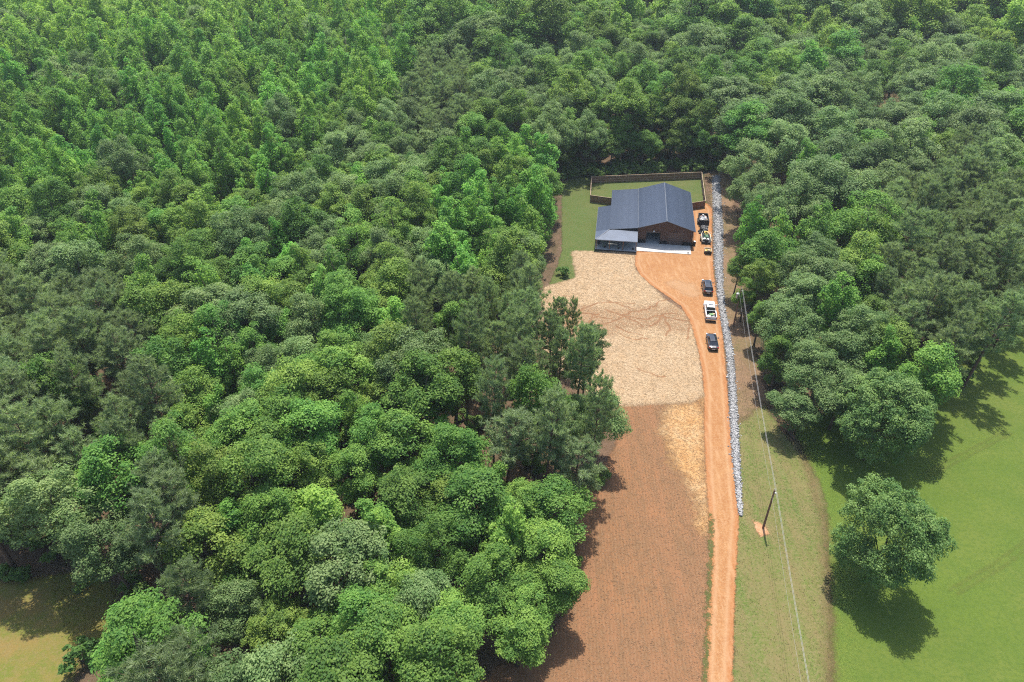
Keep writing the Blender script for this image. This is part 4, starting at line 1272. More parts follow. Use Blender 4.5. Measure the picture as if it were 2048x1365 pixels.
# doors
dr = MB()
for k in range(6):
    dr.box(D2[0], D2[1], 0.06, 0.11, 0.02 + k * DH / 6, (k + 1) * DH / 6 - 0.012)
dr.build('garage_door', M['door'], house)
fr = MB()
for d in (D1, D2):
    fr.box(d[0] - .12, d[0], -0.05, 0.16, 0.0, DH + .12); fr.box(d[1], d[1] + .12, -0.05, 0.16, 0, DH + .12); fr.box(d[0], d[1], -0.05, 0.16, DH, DH + .12)
fr.build('door_frame', M['wall'], house)
rl = MB().box(D1[0], D1[1], 0.2, 0.5, DH - 0.35, DH)        # the open door rolled up inside its opening
rl.build('rolled_door', M['trim'], house)
inn = MB().box(0.3, W_ - .3, 7.0, 7.1, 0.02, EAVE - .05)
inn.build('inner_wall', M['dark'], house)
flo = MB().box(0.02, W_ - .17, 0.02, 6.9, 0.02, 0.10).build('floor', M['porch_floor'], house)
for lx in (3.48, 8.3):
    lb = MB().tube([(lx, -0.02, 3.55), (lx, -0.28, 3.62), (lx, -0.42, 3.5)], 0.035, 6)
    lo = lb.build('wall_lamp', M['black'], house)
    MB().tube([(lx, -0.42, 3.52), (lx, -0.42, 3.36)], [0.10, 0.24], 8).build('lamp_shade', M['lamp'] if lx < 5 else M['door'], lo)
wd = MB().box(-4.3, -3.1, -0.30, -0.252, 0.3, 2.35).build('porch_door', M['glass'], house)
for x0 in (-2.4, -5.5):
    w = MB().box(x0, x0 + 1.0, -0.29, -0.252, 1.1, 2.2).build('window', M['glass'], house)
    f = MB()
    f.box(x0 - .06, x0, -0.31, -0.252, 1.04, 2.26); f.box(x0 + 1.0, x0 + 1.06, -0.31, -0.252, 1.04, 2.26); f.box(x0, x0 + 1.0, -0.31, -0.252, 2.2, 2.26); f.box(x0, x0 + 1.0, -0.31, -0.252, 1.04, 1.1)
    f.build('frame', M['white'], w)
# porch
MB().box(PX + .15, -0.05, FY - .12, -0.27, 0.0, 0.34).build('porch_floor', M['porch_floor'], house)
MB().box(PX + .15, WX + .18, -0.268, ND - .3, 0.0, 0.34).build('side_porch_floor', M['porch_floor'], house)
sk = MB()
for i in range(28):
    x0 = PX + .12 + i * (-.05 - PX - .12) / 28
    sk.box(x0, x0 + (-.05 - PX - .12) / 28 - .02, FY - .17, FY - .122, 0.0, 0.33)
sk.build('skirting', M['brown_skirt'], house)
pl = MB().box(PX + .25, PX + .4, FY + .1, FY + .25, .341, PZ - .05)
pm = pl.mesh('post', M['post'])
for i, (ox, oy) in enumerate(((0, 0), (2.85, 0), (5.75, 0), (8.55, 0), (0, 4.0), (0, 8.0), (0, 15.3))):
    o = bpy.data.objects.new('post', pm); o.location = (ox, oy, 0); link(o, house)
rl = MB()
for z in (.55, 1.2):
    rl.box(PX + .41, -.6, FY + .14, FY + .2, z, z + .06)
beam = MB().box(PX + .25, -.1, FY + .09, FY + .26, PZ - .2, PZ - .055).build('porch_beam', M['post'], house)


def hp(x, y):
    s, c = math.sin(HR), math.cos(HR)
    return HX + x * c - y * s, HY + x * s + y * c


slab = MB().box(0.0, 11.75, -3.75, -0.03, 0.0, 0.09).build('concrete_apron', M['concrete'], loc=(HX, HY, 0.05), rz=HR)
tag(slab, 'pale concrete apron in front of the garage doors', 'concrete slab')

# porch furniture and things by the walls
def porch_chair(x, y, rz, label, col):
    e = tag(empty('porch_chair', (*hp(x, y), 0.34), HR + rz), label, 'chair')
    MB().box(-.26, .26, -.25, .25, .38, .44).build('seat', M[col], e)
    MB().hexa([(-.26, .2, .44), (.26, .2, .44), (.26, .25, .44), (-.26, .25, .44), (-.26, .32, 1.0), (.26, .32, 1.0), (.26, .37, 1.0), (-.26, .37, 1.0)]).build('backrest', M[col], e)
    for sx in (-.23, .23):
        for sy in (-.22, .22):
            MB().box(sx - .025, sx + .025, sy - .025, sy + .025, 0, .38).build('leg', M[col], e)


porch_chair(-8.35, -2.1, 1.5, 'dark porch chair next to the covered grill', 'black')
porch_chair(-8.3, -1.1, 1.7, 'dark porch chair against the wing at the porch end', 'black')
e = tag(empty('grill', (*hp(-8.25, -3.35), 0.34), HR), 'black round grill near the porch corner post', 'grill')
lumpy(MB(), (0, 0, .8), .36, 4, 2, (1, 1, .75), .02).build('bowl', M['black'], e, smooth=True)
for a in (0.5, 2.6, 4.7):
    MB().tube([(0, 0, .6), (.33 * math.cos(a), .33 * math.sin(a), 0)], .025, 5).build('leg', M['black'], e)
for x, y, lab in ((-6.9, -3.7, 'small black planter beside the second porch post'), (-3.9, -4.0, 'small black planter by the third porch post'), (-0.75, -3.9, 'small dark planter at the apron end of the porch')):
    e = tag(empty('planter', (*hp(x, y), 0.34), HR), lab, 'planter')
    MB().tube([(0, 0, 0), (0, 0, .36)], [.16, .24], 10).build('pot', M['black'], e)
    MB().tube([(0, 0, .34), (0, 0, .37)], [.21, .2], 10).build('soil', M['brown_skirt'], e)
e = tag(empty('air_conditioner', (*hp(-6.85, 12.6), 0), HR), 'white air conditioner unit in the notch behind the side porch', 'air conditioner')
MB().box(-.45, .45, -.45, .45, .08, 1.0).build('case', M['white'], e)
MB().tube([(0, 0, 1.0), (0, 0, 1.04)], .34, 12).build('fan_grille', M['steel'], e)
MB().box(-.55, .55, -.55, .55, 0, .08).build('pad', M['concrete'], e)
e = tag(empty('water_heater', (*hp(12.75, 5.2), 0), HR), 'white wall unit on the side wall facing the junk trailer', 'wall unit')
MB().box(-.7, -.2, -.3, .3, .9, 2.0).build('case', M['white'], e)
MB().box(-.7, -.3, -.2, .2, 0.0, .9).build('stand', M['black'], e)
e = tag(empty('trash_can', (*hp(12.6, 0.6), 0), HR), 'dark bin with a pale lid at the front corner of the house', 'bin')
MB().hexa([(-.25, -.25, 0), (.25, -.25, 0), (.25, .25, 0), (-.25, .25, 0), (-.3, -.3, .95), (.3, -.3, .95), (.3, .3, .95), (-.3, .3, .95)]).build('body', M['black'], e)
lumpy(MB(), (0, 0, 1.02), .3, 2, 1, (1, 1, .35), .1).build('lid', M['white'], e)
e = tag(empty('bucket', (*hp(11.1, -3.3), 0.14), HR), 'small grey bucket on the sunny corner of the concrete apron', 'bucket')
MB().tube([(0, 0, 0), (0, 0, .34)], [.15, .19], 10).build('body', M['steel'], e)
MB().tube([(-.19, 0, .33), (-.12, 0, .5), (.12, 0, .5), (.19, 0, .33)], .012, 4).build('handle', M['black'], e)
bx_, by_ = (48.84, 188.48)
e = tag(empty('barrel', (bx_, by_, 0)), 'blue plastic barrel at the wood edge behind the back fence', 'barrel')
M['blue'] = plain('blue_plastic', (0.015, 0.06, 0.30), 0.45)
MB().tube([(0, 0, 0), (0, 0, .1), (0, 0, .3), (0, 0, .6), (0, 0, .85), (0, 0, .92)], [.42, .48, .46, .46, .48, .40], 12).build('body', M['blue'], e, smooth=True)
MB().tube([(0, 0, .92), (0, 0, .95)], .36, 12).build('lid', M['blue'], e)

# ------------------------------------------------------------------ the back fence
M['fence'] = plain('stained_fence', (0.185, 0.095, 0.055), 0.85, var=0.25, scale=2.5)
M['rail'] = plain('fence_rail', (0.34, 0.25, 0.17), 0.85, var=0.15, scale=3)


def fence_run(name, a, b, label, inward):
    a, b = Vector((*a, 0)), Vector((*b, 0))
    d = b - a; n = max(1, round(d.length / 2.44)); rz = math.atan2(d.y, d.x); st = d.length / n
    e = tag(empty(name, a, rz), label, 'fence', 'privacy fence round the back yard')
    pk, ra = MB(), MB()
    k = 15; w = st / k
    for i in range(k):
        pk.box(i * w + .006, (i + 1) * w - .006, -.012, .012, 0.04, 1.80 + 0.012 * ((i * 7) % 3))
    s = inward
    for z in (.35, 0.98, 1.62):
        ra.box(0, st, s * .014 if s > 0 else s * .055, s * .055 if s > 0 else s * .014, z, z + .09)
    ra.box(0, st, -.05, .05, 1.84, 1.88)
    po = MB().box(-.05, .05, s * .1 - .05, s * .1 + .05, 0, 1.9)
    pm, rm, om = pk.mesh('fence_panel', M['fence']), ra.mesh('rail', M['rail']), po.mesh('post', M['rail'])
    for i in range(n):
        p = bpy.data.objects.new('fence_panel', pm); p.location = (i * st, 0, 0); link(p, e)
        r = bpy.data.objects.new('rail', rm); link(r, p)
    for i in range(n + 1):
        p = bpy.data.objects.new('post', om); p.location = (i * st, 0, 0); link(p, e)


fence_run('fence', (20.40, 176.66), (49.35, 179.51), 'long back run of brown privacy fence in front of the wood', -1)
fence_run('fence', (19.18, 165.48), (20.40, 176.66), 'short side run of brown fence along the yard lawn', -1)
fence_run('fence', (49.35, 179.51), (46.65, 162.29), 'side run of brown fence beside the rock ditch', -1)
fence_run('fence', hp(-6.1, 18.6), (19.18, 165.48), 'brown fence stub joining the wing beside the air conditioner', -1)
fence_run('fence', (46.65, 162.29), hp(12.05, 18.2), 'brown fence stub joining the house near the junk trailer', -1)

# ------------------------------------------------------------------ utility poles and wires
M['pole'] = plain('creosote_pole', (0.16, 0.085, 0.055), 0.85, var=0.25, scale=3)
M['wire'] = plain('aluminium_wire', (0.24, 0.24, 0.235), 0.6, metal=0.0, var=0.05)
P1, P2 = (33.69, 64.60), (41.35, 112.13)
u_ = (Vector(P1) - Vector(P2)).normalized()
P3 = Vector(P1) + u_ * 52.0
POLES = [(P2, 8.2, 'far utility pole with grey transformer beside the rock ditch'), (P1, 7.4, 'bare utility pole set in a patch of dug clay on the verge grass')]
for i, (p, h, lab) in enumerate(POLES):
    e = tag(empty('utility_pole', (*p, 0), math.atan2(u_.y, u_.x)), lab, 'utility pole', 'poles of the power line')
    MB().tube([(0, 0, -.3), (0, 0, h * .5), (0, 0, h)], [.15, .13, .10], 10).build('shaft', M['pole'], e)
    MB().tube([(0, -.06, h - .02), (0, -.06, h + .24)], [.05, .035], 6).build('insulator', M['steel'], e)
    MB().box(-.06, .06, .1, .34, h - .55, h - .45).build('bracket', M['steel'], e)
    if i == 0:
        tk = MB().tube([(0, -.42, h - 2.0), (0, -.42, h - 1.05)], .27, 12).build('transformer', M['steel'], e)
        MB().tube([(0, -.42, h - 1.05), (0, -.42, h - .8)], .05, 6).build('bushing', M['white'], tk)
        MB().box(-.05, .05, -.2, -.08, h - 1.7, h - 1.3).build('hanger', M['steel'], e)


def wire(a, b, sag, r, label):
    a, b = Vector(a), Vector(b)
    pts = []
    for k in range(25):
        f = k / 24
        p = a.lerp(b, f); p.z -= sag * 4 * f * (1 - f)
        pts.append(p)
    o = MB().tube(pts, r, 4).build('power_wire', M['wire'])
    tag(o, label, 'wire', 'wires of the power line')


side = Vector((-u_.y, u_.x, 0))
def top(p, h, s): return Vector((p[0], p[1], h)) + side * s
H1, H2, H3 = 7.4, 8.2, 8.0
for nm, s, dz, sag in (('top', 0.06, .2, .5), ('second', 0.34, -.3, .55), ('low thin', -0.16, -1.0, .8)):
    wire(top(P2, H2 + dz, s), top(P1, H1 + dz, s), sag, .015 if dz > -.9 else .009, nm + ' wire of the span between the two poles')
    wire(top(P1, H1 + dz, s), top(P3, H3 + dz, s), sag, .015 if dz > -.9 else .009, nm + ' wire running on from the bare pole over the verge grass')

# ------------------------------------------------------------------ vehicles
def paint(name, col, rough=0.25, coat=0.6):
    return plain(name, col, rough, 0.0, 0.5, 0.03, 1.0, coat)


M['car_black'] = paint('black_paint', (0.010, 0.011, 0.013))
M['car_navy'] = paint('black_blue_paint', (0.010, 0.012, 0.018))
M['car_white'] = paint('white_paint', (0.74, 0.74, 0.73), 0.3, 0.4)
M['tyre'] = plain('tyre_rubber', (0.02, 0.02, 0.021), 0.85)
M['rim'] = plain('alloy_rim', (0.42, 0.42, 0.43), 0.3, 0.7)
M['red_light'] = plain('tail_light', (0.30, 0.012, 0.012), 0.2)
M['clear_light'] = plain('head_light', (0.62, 0.63, 0.65), 0.15)
M['chrome'] = plain('chrome', (0.55, 0.56, 0.58), 0.15, 0.9)
M['bed_liner'] = plain('bed_liner', (0.022, 0.022, 0.024), 0.75)


def body_ring(y, w, z0, z1, crown=0.03):
    r = [(w * .90, z0), (w, z0 + (z1 - z0) * .28), (w * 1.0, z0 + (z1 - z0) * .72), (w * .93, z1 - .01), (w * .45, z1 + crown)]
    return [(x, y, z) for x, z in r] + [(-x, y, z) for x, z in reversed(r)]


def wheel(parent, x, y, r, w):
    s = 1 if x > 0 else -1
    wb = MB().tube([(x - w / 2, y, r), (x - w / 2 + .03, y, r), (x + w / 2 - .03, y, r), (x + w / 2, y, r)], [r * .9, r, r, r * .9], 16).build('wheel', M['tyre'], parent)
    rm = MB().tube([(x + s * (w / 2 - .01), y, r), (x + s * (w / 2 + .015), y, r)], [r * .64, r * .58], 14).build('rim', M['rim'], wb)


def glasshouse(e, pm, base, topq, roof_over, rails=False, sunroof=None):
    """base: (yf, yr, wf, wr, z), topq: the same for the roof edge; windows as parts, roof skin and pillars in paint"""
    yf, yr, wf, wr, zb = base; tf, tr_, uf, ur_, zt = topq
    B = [Vector((-wf, yf, zb)), Vector((wf, yf, zb)), Vector((wr, yr, zb)), Vector((-wr, yr, zb))]
    T = [Vector((-uf, tf, zt)), Vector((uf, tf, zt)), Vector((ur_, tr_, zt)), Vector((-ur_, tr_, zt))]
    for nm, (i, j) in (('windshield', (0, 1)), ('rear_window', (2, 3)), ('side_window', (1, 2)), ('side_window', (3, 0))):
        q = [B[j], B[i], T[i], T[j]]
        MB().slab(q, .03).build(nm, M['glass'], e)
    p = MB()
    for i in range(4): p.tube([B[i], T[i]], .055, 5)
    for (i, j) in ((1, 2), (3, 0)):
        p.tube([B[i].lerp(B[j], .5), T[i].lerp(T[j], .48)], .05, 5)
    p.build('pillar', pm, e)
    n = 8; rings = []
    for k in range(n + 1):
        f = k / n; y = tf + roof_over + (tr_ - tf - 2 * roof_over) * f
        w = (uf + (ur_ - uf) * f) + .04; bul = .07 * math.sin(PI * (0.15 + .7 * f))
        rings.append([(w, y, zt - .03), (w * .93, y, zt + .03), (w * .5, y, zt + .03 + bul), (-w * .5, y, zt + .03 + bul), (-w * .93, y, zt + .03), (-w, y, zt - .03)])
    rf = MB().loft(rings).build('roof', pm, e, smooth=False)
    if sunroof:
        MB().box(-uf * .62, uf * .62, sunroof[0], sunroof[1], zt + .075, zt + .112).build('sunroof', M['glass'], rf)
    if rails:
        for s in (-1, 1):
            MB().tube([(s * uf * .9, tf - .15, zt + .04), (s * uf * .9, tf - .4, zt + .1), (s * ur_ * .92, tr_ + .5, zt + .1), (s * ur_ * .92, tr_ + .2, zt + .04)], .022, 5).build('roof_rail', M['chrome'], rf)


def car(name, loc, rz, label, pm, spec):
    e = tag(empty(name, (*loc, 0.055), rz), label, spec['cat'], 'cars parked in a line on the dirt drive')
    MB().loft([body_ring(*s) for s in spec['body']]).build('body', pm, e, smooth=False)
    glasshouse(e, pm, spec['base'], spec['top'], .06, spec.get('rails', False), spec.get('sunroof'))
    w, r = spec['w'], spec['r']
    for y in spec['axles']:
        for s in (-1, 1):
            wheel(e, s * (w - .10), y, r, .24)
            MB().tube([(s * (w - .02), y + (r + .06) * math.cos(a), r + (r + .06) * math.sin(a)) for a in np.linspace(0, PI, 9)], .035, 4).build('wheel_arch', M['black'], e)
    yf, yr = spec['body'][0][0], spec['body'][-1][0]
    zl = spec['zl']
    for s in (-1, 1):
        MB().box(s * (w * .72) - .2, s * (w * .72) + .2, yf - .30, yf - .06, zl - .07, zl + .07).build('headlight', M['clear_light'], e)
        MB().box(s * (w * .76) - .16, s * (w * .76) + .16, yr + .02, yr + .16, spec['zt'] - .1, spec['zt'] + .1).build('taillight', M['red_light'], e)
        my = spec['base'][0] - .55
        mi = MB().box(s * (w + .02) - .02, s * (w + .02) + .02, my, my + .1, spec['base'][4] + .0, spec['base'][4] + .06)
        mi.box(min(s * w, s * (w + .24)), max(s * w, s * (w + .24)), my - .06, my + .08, spec['base'][4] + .03, spec['base'][4] + .2)
        mi.build('mirror', pm, e)
    MB().box(-.26, .26, yr - .03, yr + .02, spec['zt'] - .35, spec['zt'] - .22).build('licence_plate', M['white'], e)
    MB().tube([(-w * .55, yr - .015, spec['zt'] + .06), (w * .55, yr - .015, spec['zt'] + .06)], .022, 5).build('chrome_strip', M['chrome'], e)
    return e


SUV = dict(cat='car', w=.98, r=.38, axles=(1.45, -1.45), zl=.82, zt=.95, rails=True, sunroof=(-.1, .75),
           body=[(2.42, .70, .42, .66), (2.32, .88, .32, .86), (1.95, .97, .27, .99), (1.2, .98, .26, 1.06), (.2, .98, .26, 1.08), (-1.4, .98, .26, 1.10), (-2.15, .95, .29, 1.08), (-2.38, .84, .38, .98)],
           base=(1.25, -2.2, .86, .84, 1.07), top=(.38, -1.85, .68, .66, 1.68))
SEDAN = dict(cat='car', w=.93, r=.34, axles=(1.38, -1.36), zl=.64, zt=.80,
             body=[(2.36, .58, .34, .52), (2.24, .82, .26, .70), (1.8, .92, .22, .82), (1.0, .93, .21, .90), (0, .93, .21, .92), (-1.3, .93, .22, .95), (-2.0, .88, .26, .96), (-2.32, .70, .38, .86)],
             base=(1.05, -1.75, .80, .74, .90), top=(.25, -1.0, .60, .56, 1.38))


def heading(a, b): return math.atan2(b[1] - a[1], b[0] - a[0]) - PI / 2


car('parked_suv', (39.15, 124.9), math.radians(-7), 'black suv with roof rails parked ahead of the white pickup', M['car_black'], SUV)
car('parked_car', (36.05, 106.4), math.radians(-6), 'black rounded car parked behind the white pickup', M['car_navy'], SEDAN)

# pickup truck
TX, TY, TR = 37.75, 116.1, math.radians(-8)
e = tag(empty('pickup_truck', (TX, TY, 0.055), TR), 'white crew cab pickup with a loaded black bed', 'pickup', 'cars parked in a line on the dirt drive')
pm = M['car_white']
MB().loft([body_ring(*s) for s in [(2.92, .78, .55, .92), (2.85, .95, .48, 1.10), (2.4, 1.0, .45, 1.17), (1.5, 1.0, .44, 1.20), (.6, 1.0, .44, 1.20), (-.62, 1.0, .44, 1.20)]]).build('body', pm, e)
glasshouse(e, pm, (1.35, -.58, .88, .88, 1.19), (.62, -.40, .72, .72, 1.80), .04, False, (.15, .48))
b = MB()
b.box(-1.0, -.86, -2.82, -.62, .50, 1.24); b.box(.86, 1.0, -2.82, -.62, .50, 1.24); b.box(-.86, .86, -.74, -.62, .50, 1.24)
b.build('bed_side', pm, e)
MB().box(-.86, .86, -2.82, -2.75, .62, 1.20).build('tailgate', pm, e)
MB().box(-.855, .855, -2.74, -.75, .60, .66).build('bed_floor', M['bed_liner'], e)
bl = MB()
bl.box(-.858, -.83, -2.74, -.75, .66, 1.18); bl.box(.83, .858, -2.74, -.75, .66, 1.18); bl.box(-.83, .83, -.78, -.745, .66, 1.18)
bl.build('bed_liner', M['bed_liner'], e)
MB().box(-.95, .95, -3.0, -2.83, .52, .72).build('rear_bumper', M['chrome'], e)
MB().box(-.93, .93, 2.86, 3.0, .5, .75).build('front_bumper', M['chrome'], e)
for y in (1.95, -1.75):
    for s in (-1, 1): wheel(e, s * .88, y, .41, .28)
for s in (-1, 1):
    MB().box(s * .8 - .14, s * .8 + .14, 2.72, 2.92, .92, 1.06).build('headlight', M['clear_light'], e)
    MB().box(s * .94 - .055, s * .94 + .055, -2.86, -2.80, .8, 1.15).build('taillight', M['red_light'], e)
    mi = MB().box(min(s * .98, s * 1.3), max(s * .98, s * 1.3), .95, 1.08, 1.2, 1.5); mi.build('mirror', pm, e)
MB().box(-.86, .86, 1.28, 1.46, 1.21, 1.24).build('wiper_cowl', M['black'], e)


def in_truck(x, y): 
    s, c = math.sin(TR), math.cos(TR)
    return TX + x * c - y * s, TY + x * s + y * c


M['sack'] = plain('white_sack', (0.60, 0.60, 0.56), 0.8, var=0.1)
M['green_box'] = plain('green_plastic', (0.10, 0.20, 0.075), 0.6)
M['tan'] = plain('tan_board', (0.42, 0.32, 0.20), 0.8, var=0.15)
M['grey_bag'] = plain('grey_bag', (0.22, 0.23, 0.25), 0.8)


def lump_thing(name, loc, rz, r, sq, mat, label, cat, seed, group=None, extra='tie'):
    e = tag(empty(name, loc, rz), label, cat, group)
    lumpy(MB(), (0, 0, r * sq[2] * .85), r, seed, 2, sq, .09).build('bag_body', M[mat], e, smooth=True)
    MB().tube([(r * sq[0] * .8, 0, r * sq[2]), (r * sq[0] * 1.15, 0, r * sq[2] * 1.2)], [.05, .09], 6).build('bag_neck', M[mat], e)


lump_thing('sack', (*in_truck(-.45, -2.2), .715), TR, .40, (.9, .8, .7), 'sack', 'white sack by the tailgate in the pickup bed', 'sack', 3)
lump_thing('sack', (*in_truck(.45, -2.25), .715), TR + 1, .34, (1, .8, .7), 'grey_bag', 'grey sack by the tailgate in the pickup bed', 'sack', 5)
o = MB().hexa([(-.3, -.25, 0), (.3, -.25, 0), (.3, .25, 0), (-.3, .25, 0), (-.36, -.3, .32), (.36, -.3, .32), (.36, .3, .32), (-.36, .3, .32)])
e2 = tag(empty('tub', (*in_truck(.1, -1.6), .715), TR + .2), 'green plastic tub in the middle of the pickup bed', 'tub')
o.build('tub_body', M['green_box'], e2)
MB().box(-.38, .38, -.32, .32, .32, .36).build('lid', M['green_box'], e2)
e2 = tag(empty('cardboard_box', (*in_truck(.5, -1.3), .715), TR - .1), 'tan box beside the green tub in the pickup bed', 'box')
MB().box(-.22, .22, -.2, .2, 0, .3).build('box_side', M['tan'], e2)
MB().box(-.225, -.01, -.205, .205, .3, .315).build('flap', M['tan'], e2); MB().box(.01, .225, -.205, .205, .3, .315).build('flap', M['tan'], e2)

# ------------------------------------------------------------------ trailers and junk beside the house
JR = math.radians(-8)
M['trailer'] = plain('black_trailer_steel', (0.020, 0.022, 0.025), 0.5, 0.2)
M['junk_wood'] = plain('scrap_wood', (0.36, 0.26, 0.18), 0.85, var=0.25)
M['junk_white'] = plain('scrap_white', (0.58, 0.57, 0.55), 0.8, var=0.15)
M['junk_pink'] = plain('scrap_insulation', (0.50, 0.32, 0.27), 0.9, var=0.2)
M['yellow'] = plain('yellow_plastic', (0.36, 0.25, 0.05), 0.5)
M['mower_green'] = plain('green_enamel', (0.02, 0.085, 0.035), 0.35)
M['beige'] = plain('beige_rail', (0.52, 0.46, 0.35), 0.7)
TX1, TY1 = 44.55, 154.35
e = tag(empty('dump_trailer', (TX1, TY1, 0.055), JR), 'black steel dump trailer heaped with pale building scrap', 'trailer')
w, l = 1.08, 1.85
b = MB()
b.box(-w, -w + .06, -l, l, .62, 1.45); b.box(w - .06, w, -l, l, .62, 1.45); b.box(-w + .06, w - .06, l - .06, l, .62, 1.45)
b.build('side_panel', M['trailer'], e)
MB().box(-w + .06, w - .06, -l, -l + .06, .62, 1.40).build('tailgate', M['trailer'], e)
MB().box(-w, w, -l, l, .54, .618).build('bed_floor', M['trailer'], e)
rim = MB()
for x0, x1, y0, y1 in ((-w - .05, -w + .08, -l, l), (w - .08, w + .05, -l, l), (-w + .08, w - .08, l - .08, l + .05), (-w + .08, w - .08, -l - .03, -l + .08)):
    rim.box(x0, x1, y0, y1, 1.452, 1.52)
rim.build('top_rail', M['trailer'], e)
MB().tube([(0, l, .58), (0, l + 1.3, .5)], .06, 6).build('tow_bar', M['trailer'], e)
for s in (-1, 1):
    for y in (-.75, .15): wheel(e, s * (w + .14), y, .36, .2)
    MB().box(min(s * w, s * (w + .28)), max(s * w, s * (w + .28)), -1.2, .6, .76, .80).build('fender', M['trailer'], e)


def jp(x, y, cx=TX1, cy=TY1):
    s, c = math.sin(JR), math.cos(JR)
    return cx + x * c - y * s, cy + x * s + y * c


jr = random.Random(9)
kinds = [('scrap_board', 'junk_white', 'white scrap board in the dump trailer heap', 'board'), ('scrap_board', 'junk_wood', 'brown scrap board in the dump trailer heap', 'board'),
         ('scrap_board', 'junk_pink', 'pinkish insulation board in the dump trailer heap', 'board'), ('scrap_board', 'trailer', 'black scrap sheet in the dump trailer heap', 'board')]
for i in range(38):
    nm, mt, lb, ct = kinds[(0, 1, 0, 3, 2, 0, 3, 3)[i % 8]]
    x, y = jr.uniform(-.72, .72), jr.uniform(-1.5, 1.35)
    a, bb, c = jr.uniform(.25, .65), jr.uniform(.12, .4), jr.uniform(.03, .14)
    o = MB().box(-a / 2, a / 2, -bb / 2, bb / 2, -c / 2, c / 2)
    o.box(-a / 2 + .03, a / 2 - .03, -bb / 2 - .01, -bb / 2 + .02, -c / 2 - .01, c / 2 + .01)
    ob = o.build(nm, M[mt], loc=(*jp(x, y), .92 + jr.uniform(0, .55) * (1 - abs(x) * .5)))
    ob.rotation_euler = (jr.uniform(-.5, .5), jr.uniform(-.5, .5), jr.uniform(0, 3.14))
    tag(ob, lb, ct, 'scrap boards heaped in the dump trailer')
# fill under the loose boards
mb = MB()
lumpy(mb, (0, 0, 0), 1.0, 12, 2, (.98, 1.72, .55), .1)
ob = mb.build('scrap_pile', M['grey_bag'], loc=(TX1, TY1, .80), rz=JR)
tag(ob, 'grey rubble filling the dump trailer under the boards', 'rubble', kind='stuff')

# dark tarp-covered pile behind the trailer
TX2, TY2 = 43.95, 150.6
e = tag(empty('tarp_pile', (TX2, TY2, 0.05), JR), 'heap of junk under black plastic behind the dump trailer', 'tarp')
mb = MB(); lumpy(mb, (0, 0, .3), 1.0, 31, 3, (.95, 1.35, .72), .13); mb.build('tarp', M['black'], e)
for i in range(7):
    mb = MB(); lumpy(mb, (jr.uniform(-.7, .7), jr.uniform(-1.0, 1.0), jr.uniform(.7, .95)), jr.uniform(.12, .24), 40 + i, 1, (1.3, .8, .5), .3)
    mb.build('loose_scrap', M[('grey_bag', 'junk_wood', 'junk_white', 'black', 'grey_bag', 'trailer', 'grey_bag')[i]], e)
for i, (x, y) in enumerate(((-.95, -.9), (-.85, -1.75))):
    tt = tag(empty('old_tyre', (*jp(x, y, TX2, TY2), .05), JR), ('worn black tyre lying against the tarp heap', 'worn black tyre lying beside the utility trailer front')[i], 'tyre')
    ring = []
    for k in range(16):
        a = 2 * PI * k / 16
        ring.append([((.32 + .12 * math.cos(q)) * math.cos(a), (.32 + .12 * math.cos(q)) * math.sin(a), .12 + .12 * math.sin(q)) for q in np.linspace(0, 2 * PI, 7)[:-1]])
    MB().loft(ring + [ring[0]], cap=False).build('tread', M['tyre'], tt, smooth=True)
    MB().tube([(0, 0, .06), (0, 0, .1)], .2, 10).build('hub', M['trailer'], tt)

# utility trailer with a riding mower, sacks and a yellow container
TX3, TY3 = 43.35, 145.9
e = tag(empty('utility_trailer', (TX3, TY3, 0.055), JR), 'low utility trailer with beige side rails carrying a green mower', 'trailer')
w, l = .95, 2.15
MB().box(-w, w, -l, l, .42, .5).build('deck', M['trailer'], e)
for s in (-1, 1):
    rl = MB().tube([(s * w, -l, .55), (s * w, -l, .95), (s * w, l * .45, .95), (s * w * .6, l * .98, .95), (s * w * .6, l * .98, .55)], .055, 6)
    for y in (-1.3, -.4, .5): rl.tube([(s * w, y, .5), (s * w, y, .95)], .03, 5)
    rl.box(min(s * w, s * (w + .09)), max(s * w, s * (w + .09)), -l, l * .5, .56, .9)
    rl.build('side_rail', M['beige'], e)
    wheel(e, s * (w + .16), -.3, .34, .2)
    MB().box(min(s * (w + .1), s * (w + .32)), max(s * (w + .1), s * (w + .32)), -.75, .15, .7, .74).build('fender', M['trailer'], e)
MB().tube([(0, l, .46), (0, l + .8, .42)], .05, 6).build('tow_bar', M['trailer'], e)
e = tag(empty('riding_mower', (*jp(.08, .1, TX3, TY3), .555), JR), 'green riding mower with yellow seat on the utility trailer', 'mower')
MB().loft([[(-.3, y, .35), (.3, y, .35), (.28, y, z), (-.28, y, z)] for y, z in ((.05, .75), (-.35, .78), (-.75, .72), (-.95, .6))]).build('hood', M['mower_green'], e)
MB().box(-.42, .42, .0, .95, .32, .5).build('rear_deck', M['mower_green'], e)
MB().box(-.55, .55, -.45, .25, .14, .3).build('cutting_deck', M['mower_green'], e)
MB().box(-.24, .24, .35, .8, .5, .62).build('seat', M['yellow'], e)
MB().hexa([(-.24, .75, .6), (.24, .75, .6), (.24, .85, .6), (-.24, .85, .6), (-.22, .85, 1.0), (.22, .85, 1.0), (.22, .92, 1.0), (-.22, .92, 1.0)]).build('backrest', M['yellow'], e)
MB().tube([(0, .05, .72), (0, .18, .95)], .03, 5).build('steering_column', M['black'], e)
MB().tube([(.19 * math.cos(a), .19 + .14 * math.sin(a), .96 + .1 * math.sin(a)) for a in np.linspace(0, 2 * PI, 11)], .022, 5).build('steering_wheel', M['black'], e)
for s in (-1, 1):
    wheel(e, s * .46, .6, .28, .2); wheel(e, s * .38, -.7, .2, .14)
e = tag(empty('plastic_container', (*jp(.1, 1.65, TX3, TY3), .555), JR), 'yellow plastic container at the front of the utility trailer', 'container')
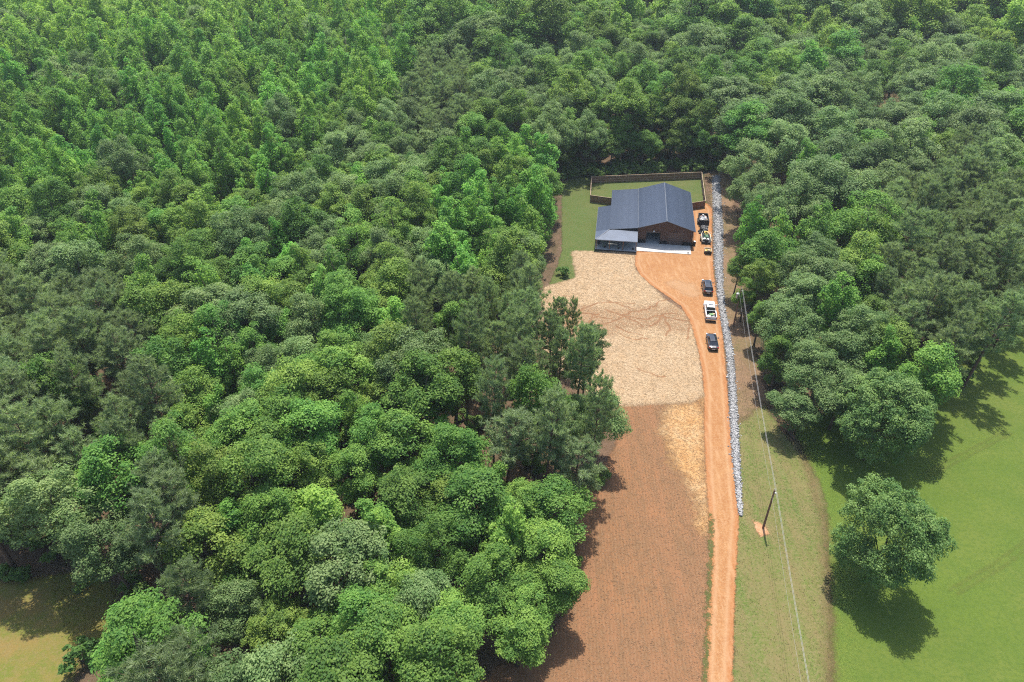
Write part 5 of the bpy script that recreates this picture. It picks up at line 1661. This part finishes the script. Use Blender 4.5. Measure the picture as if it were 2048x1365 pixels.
MB().hexa([(-.34, -.4, 0), (.34, -.4, 0), (.34, .4, 0), (-.34, .4, 0), (-.38, -.45, .55), (.38, -.45, .55), (.38, .45, .55), (-.38, .45, .55)]).build('container_body', M['yellow'], e)
MB().box(-.41, .41, -.48, .48, .55, .61).build('lid', M['yellow'], e)
lump_thing('sack', (*jp(-.45, -1.2, TX3, TY3), .555), 0.4, .42, (1, .8, .75), 'sack', 'white sack against the beige rail on the utility trailer', 'sack', 13)
lump_thing('sack', (*jp(.35, -1.3, TX3, TY3), .555), 1.4, .40, (1, .8, .7), 'junk_white', 'off-white sack behind the mower on the utility trailer', 'sack', 14)
lump_thing('trash_bag', (*jp(-.02, -1.8, TX3, TY3), .555), 2.0, .42, (1, .9, .8), 'black', 'black rubbish bag at the tail of the utility trailer', 'rubbish bag', 15)
# small cart at the end of the row
TX4, TY4 = 42.55, 139.95
e = tag(empty('yard_cart', (TX4, TY4, 0.055), JR), 'small yellowish tipping cart with black tailboard at the end of the junk row', 'cart')
MB().hexa([(-.55, -.7, .4), (.55, -.7, .4), (.55, .7, .4), (-.55, .7, .4), (-.68, -.85, .48), (.68, -.85, .48), (.68, .85, .48), (-.68, .85, .48)]).build('tub_floor', M['yellow'], e)
sd = MB()
sd.box(-.70, -.64, -.85, .85, .48, .82); sd.box(.64, .70, -.85, .85, .48, .82); sd.box(-.64, .64, .79, .85, .48, .82)
sd.build('tub_side', M['beige'], e)
MB().box(-.66, .66, -.92, -.855, .35, .86).build('tailboard', M['black'], e)
cg = MB(); lumpy(cg, (.2, .1, .6), .36, 77, 1, (1, 1.2, .6), .2); cg.build('load', M['tan'], e)
for s in (-1, 1): wheel(e, s * .74, -.3, .24, .14)
MB().tube([(0, .85, .42), (0, 1.7, .4)], .035, 5).build('handle', M['black'], e)

# ------------------------------------------------------------------ the air
hz = bpy.data.materials.new('summer_haze')
hz.use_nodes = True
hn = hz.node_tree.nodes
hn.remove(hn['Principled BSDF'])
pv = hn.new('ShaderNodeVolumePrincipled')
pv.inputs['Color'].default_value = (0.78, 0.90, 1.0, 1)
pv.inputs['Density'].default_value = 0.00013
pv.inputs['Anisotropy'].default_value = 0.2
hz.node_tree.links.new(pv.outputs[0], hn['Material Output'].inputs['Volume'])
hb = MB().box(-420, 420, -60, 640, -1.0, 82.0).build('haze', hz)
hb['kind'] = 'stuff'
hb['label'] = 'thin summer haze in the air over the whole scene'
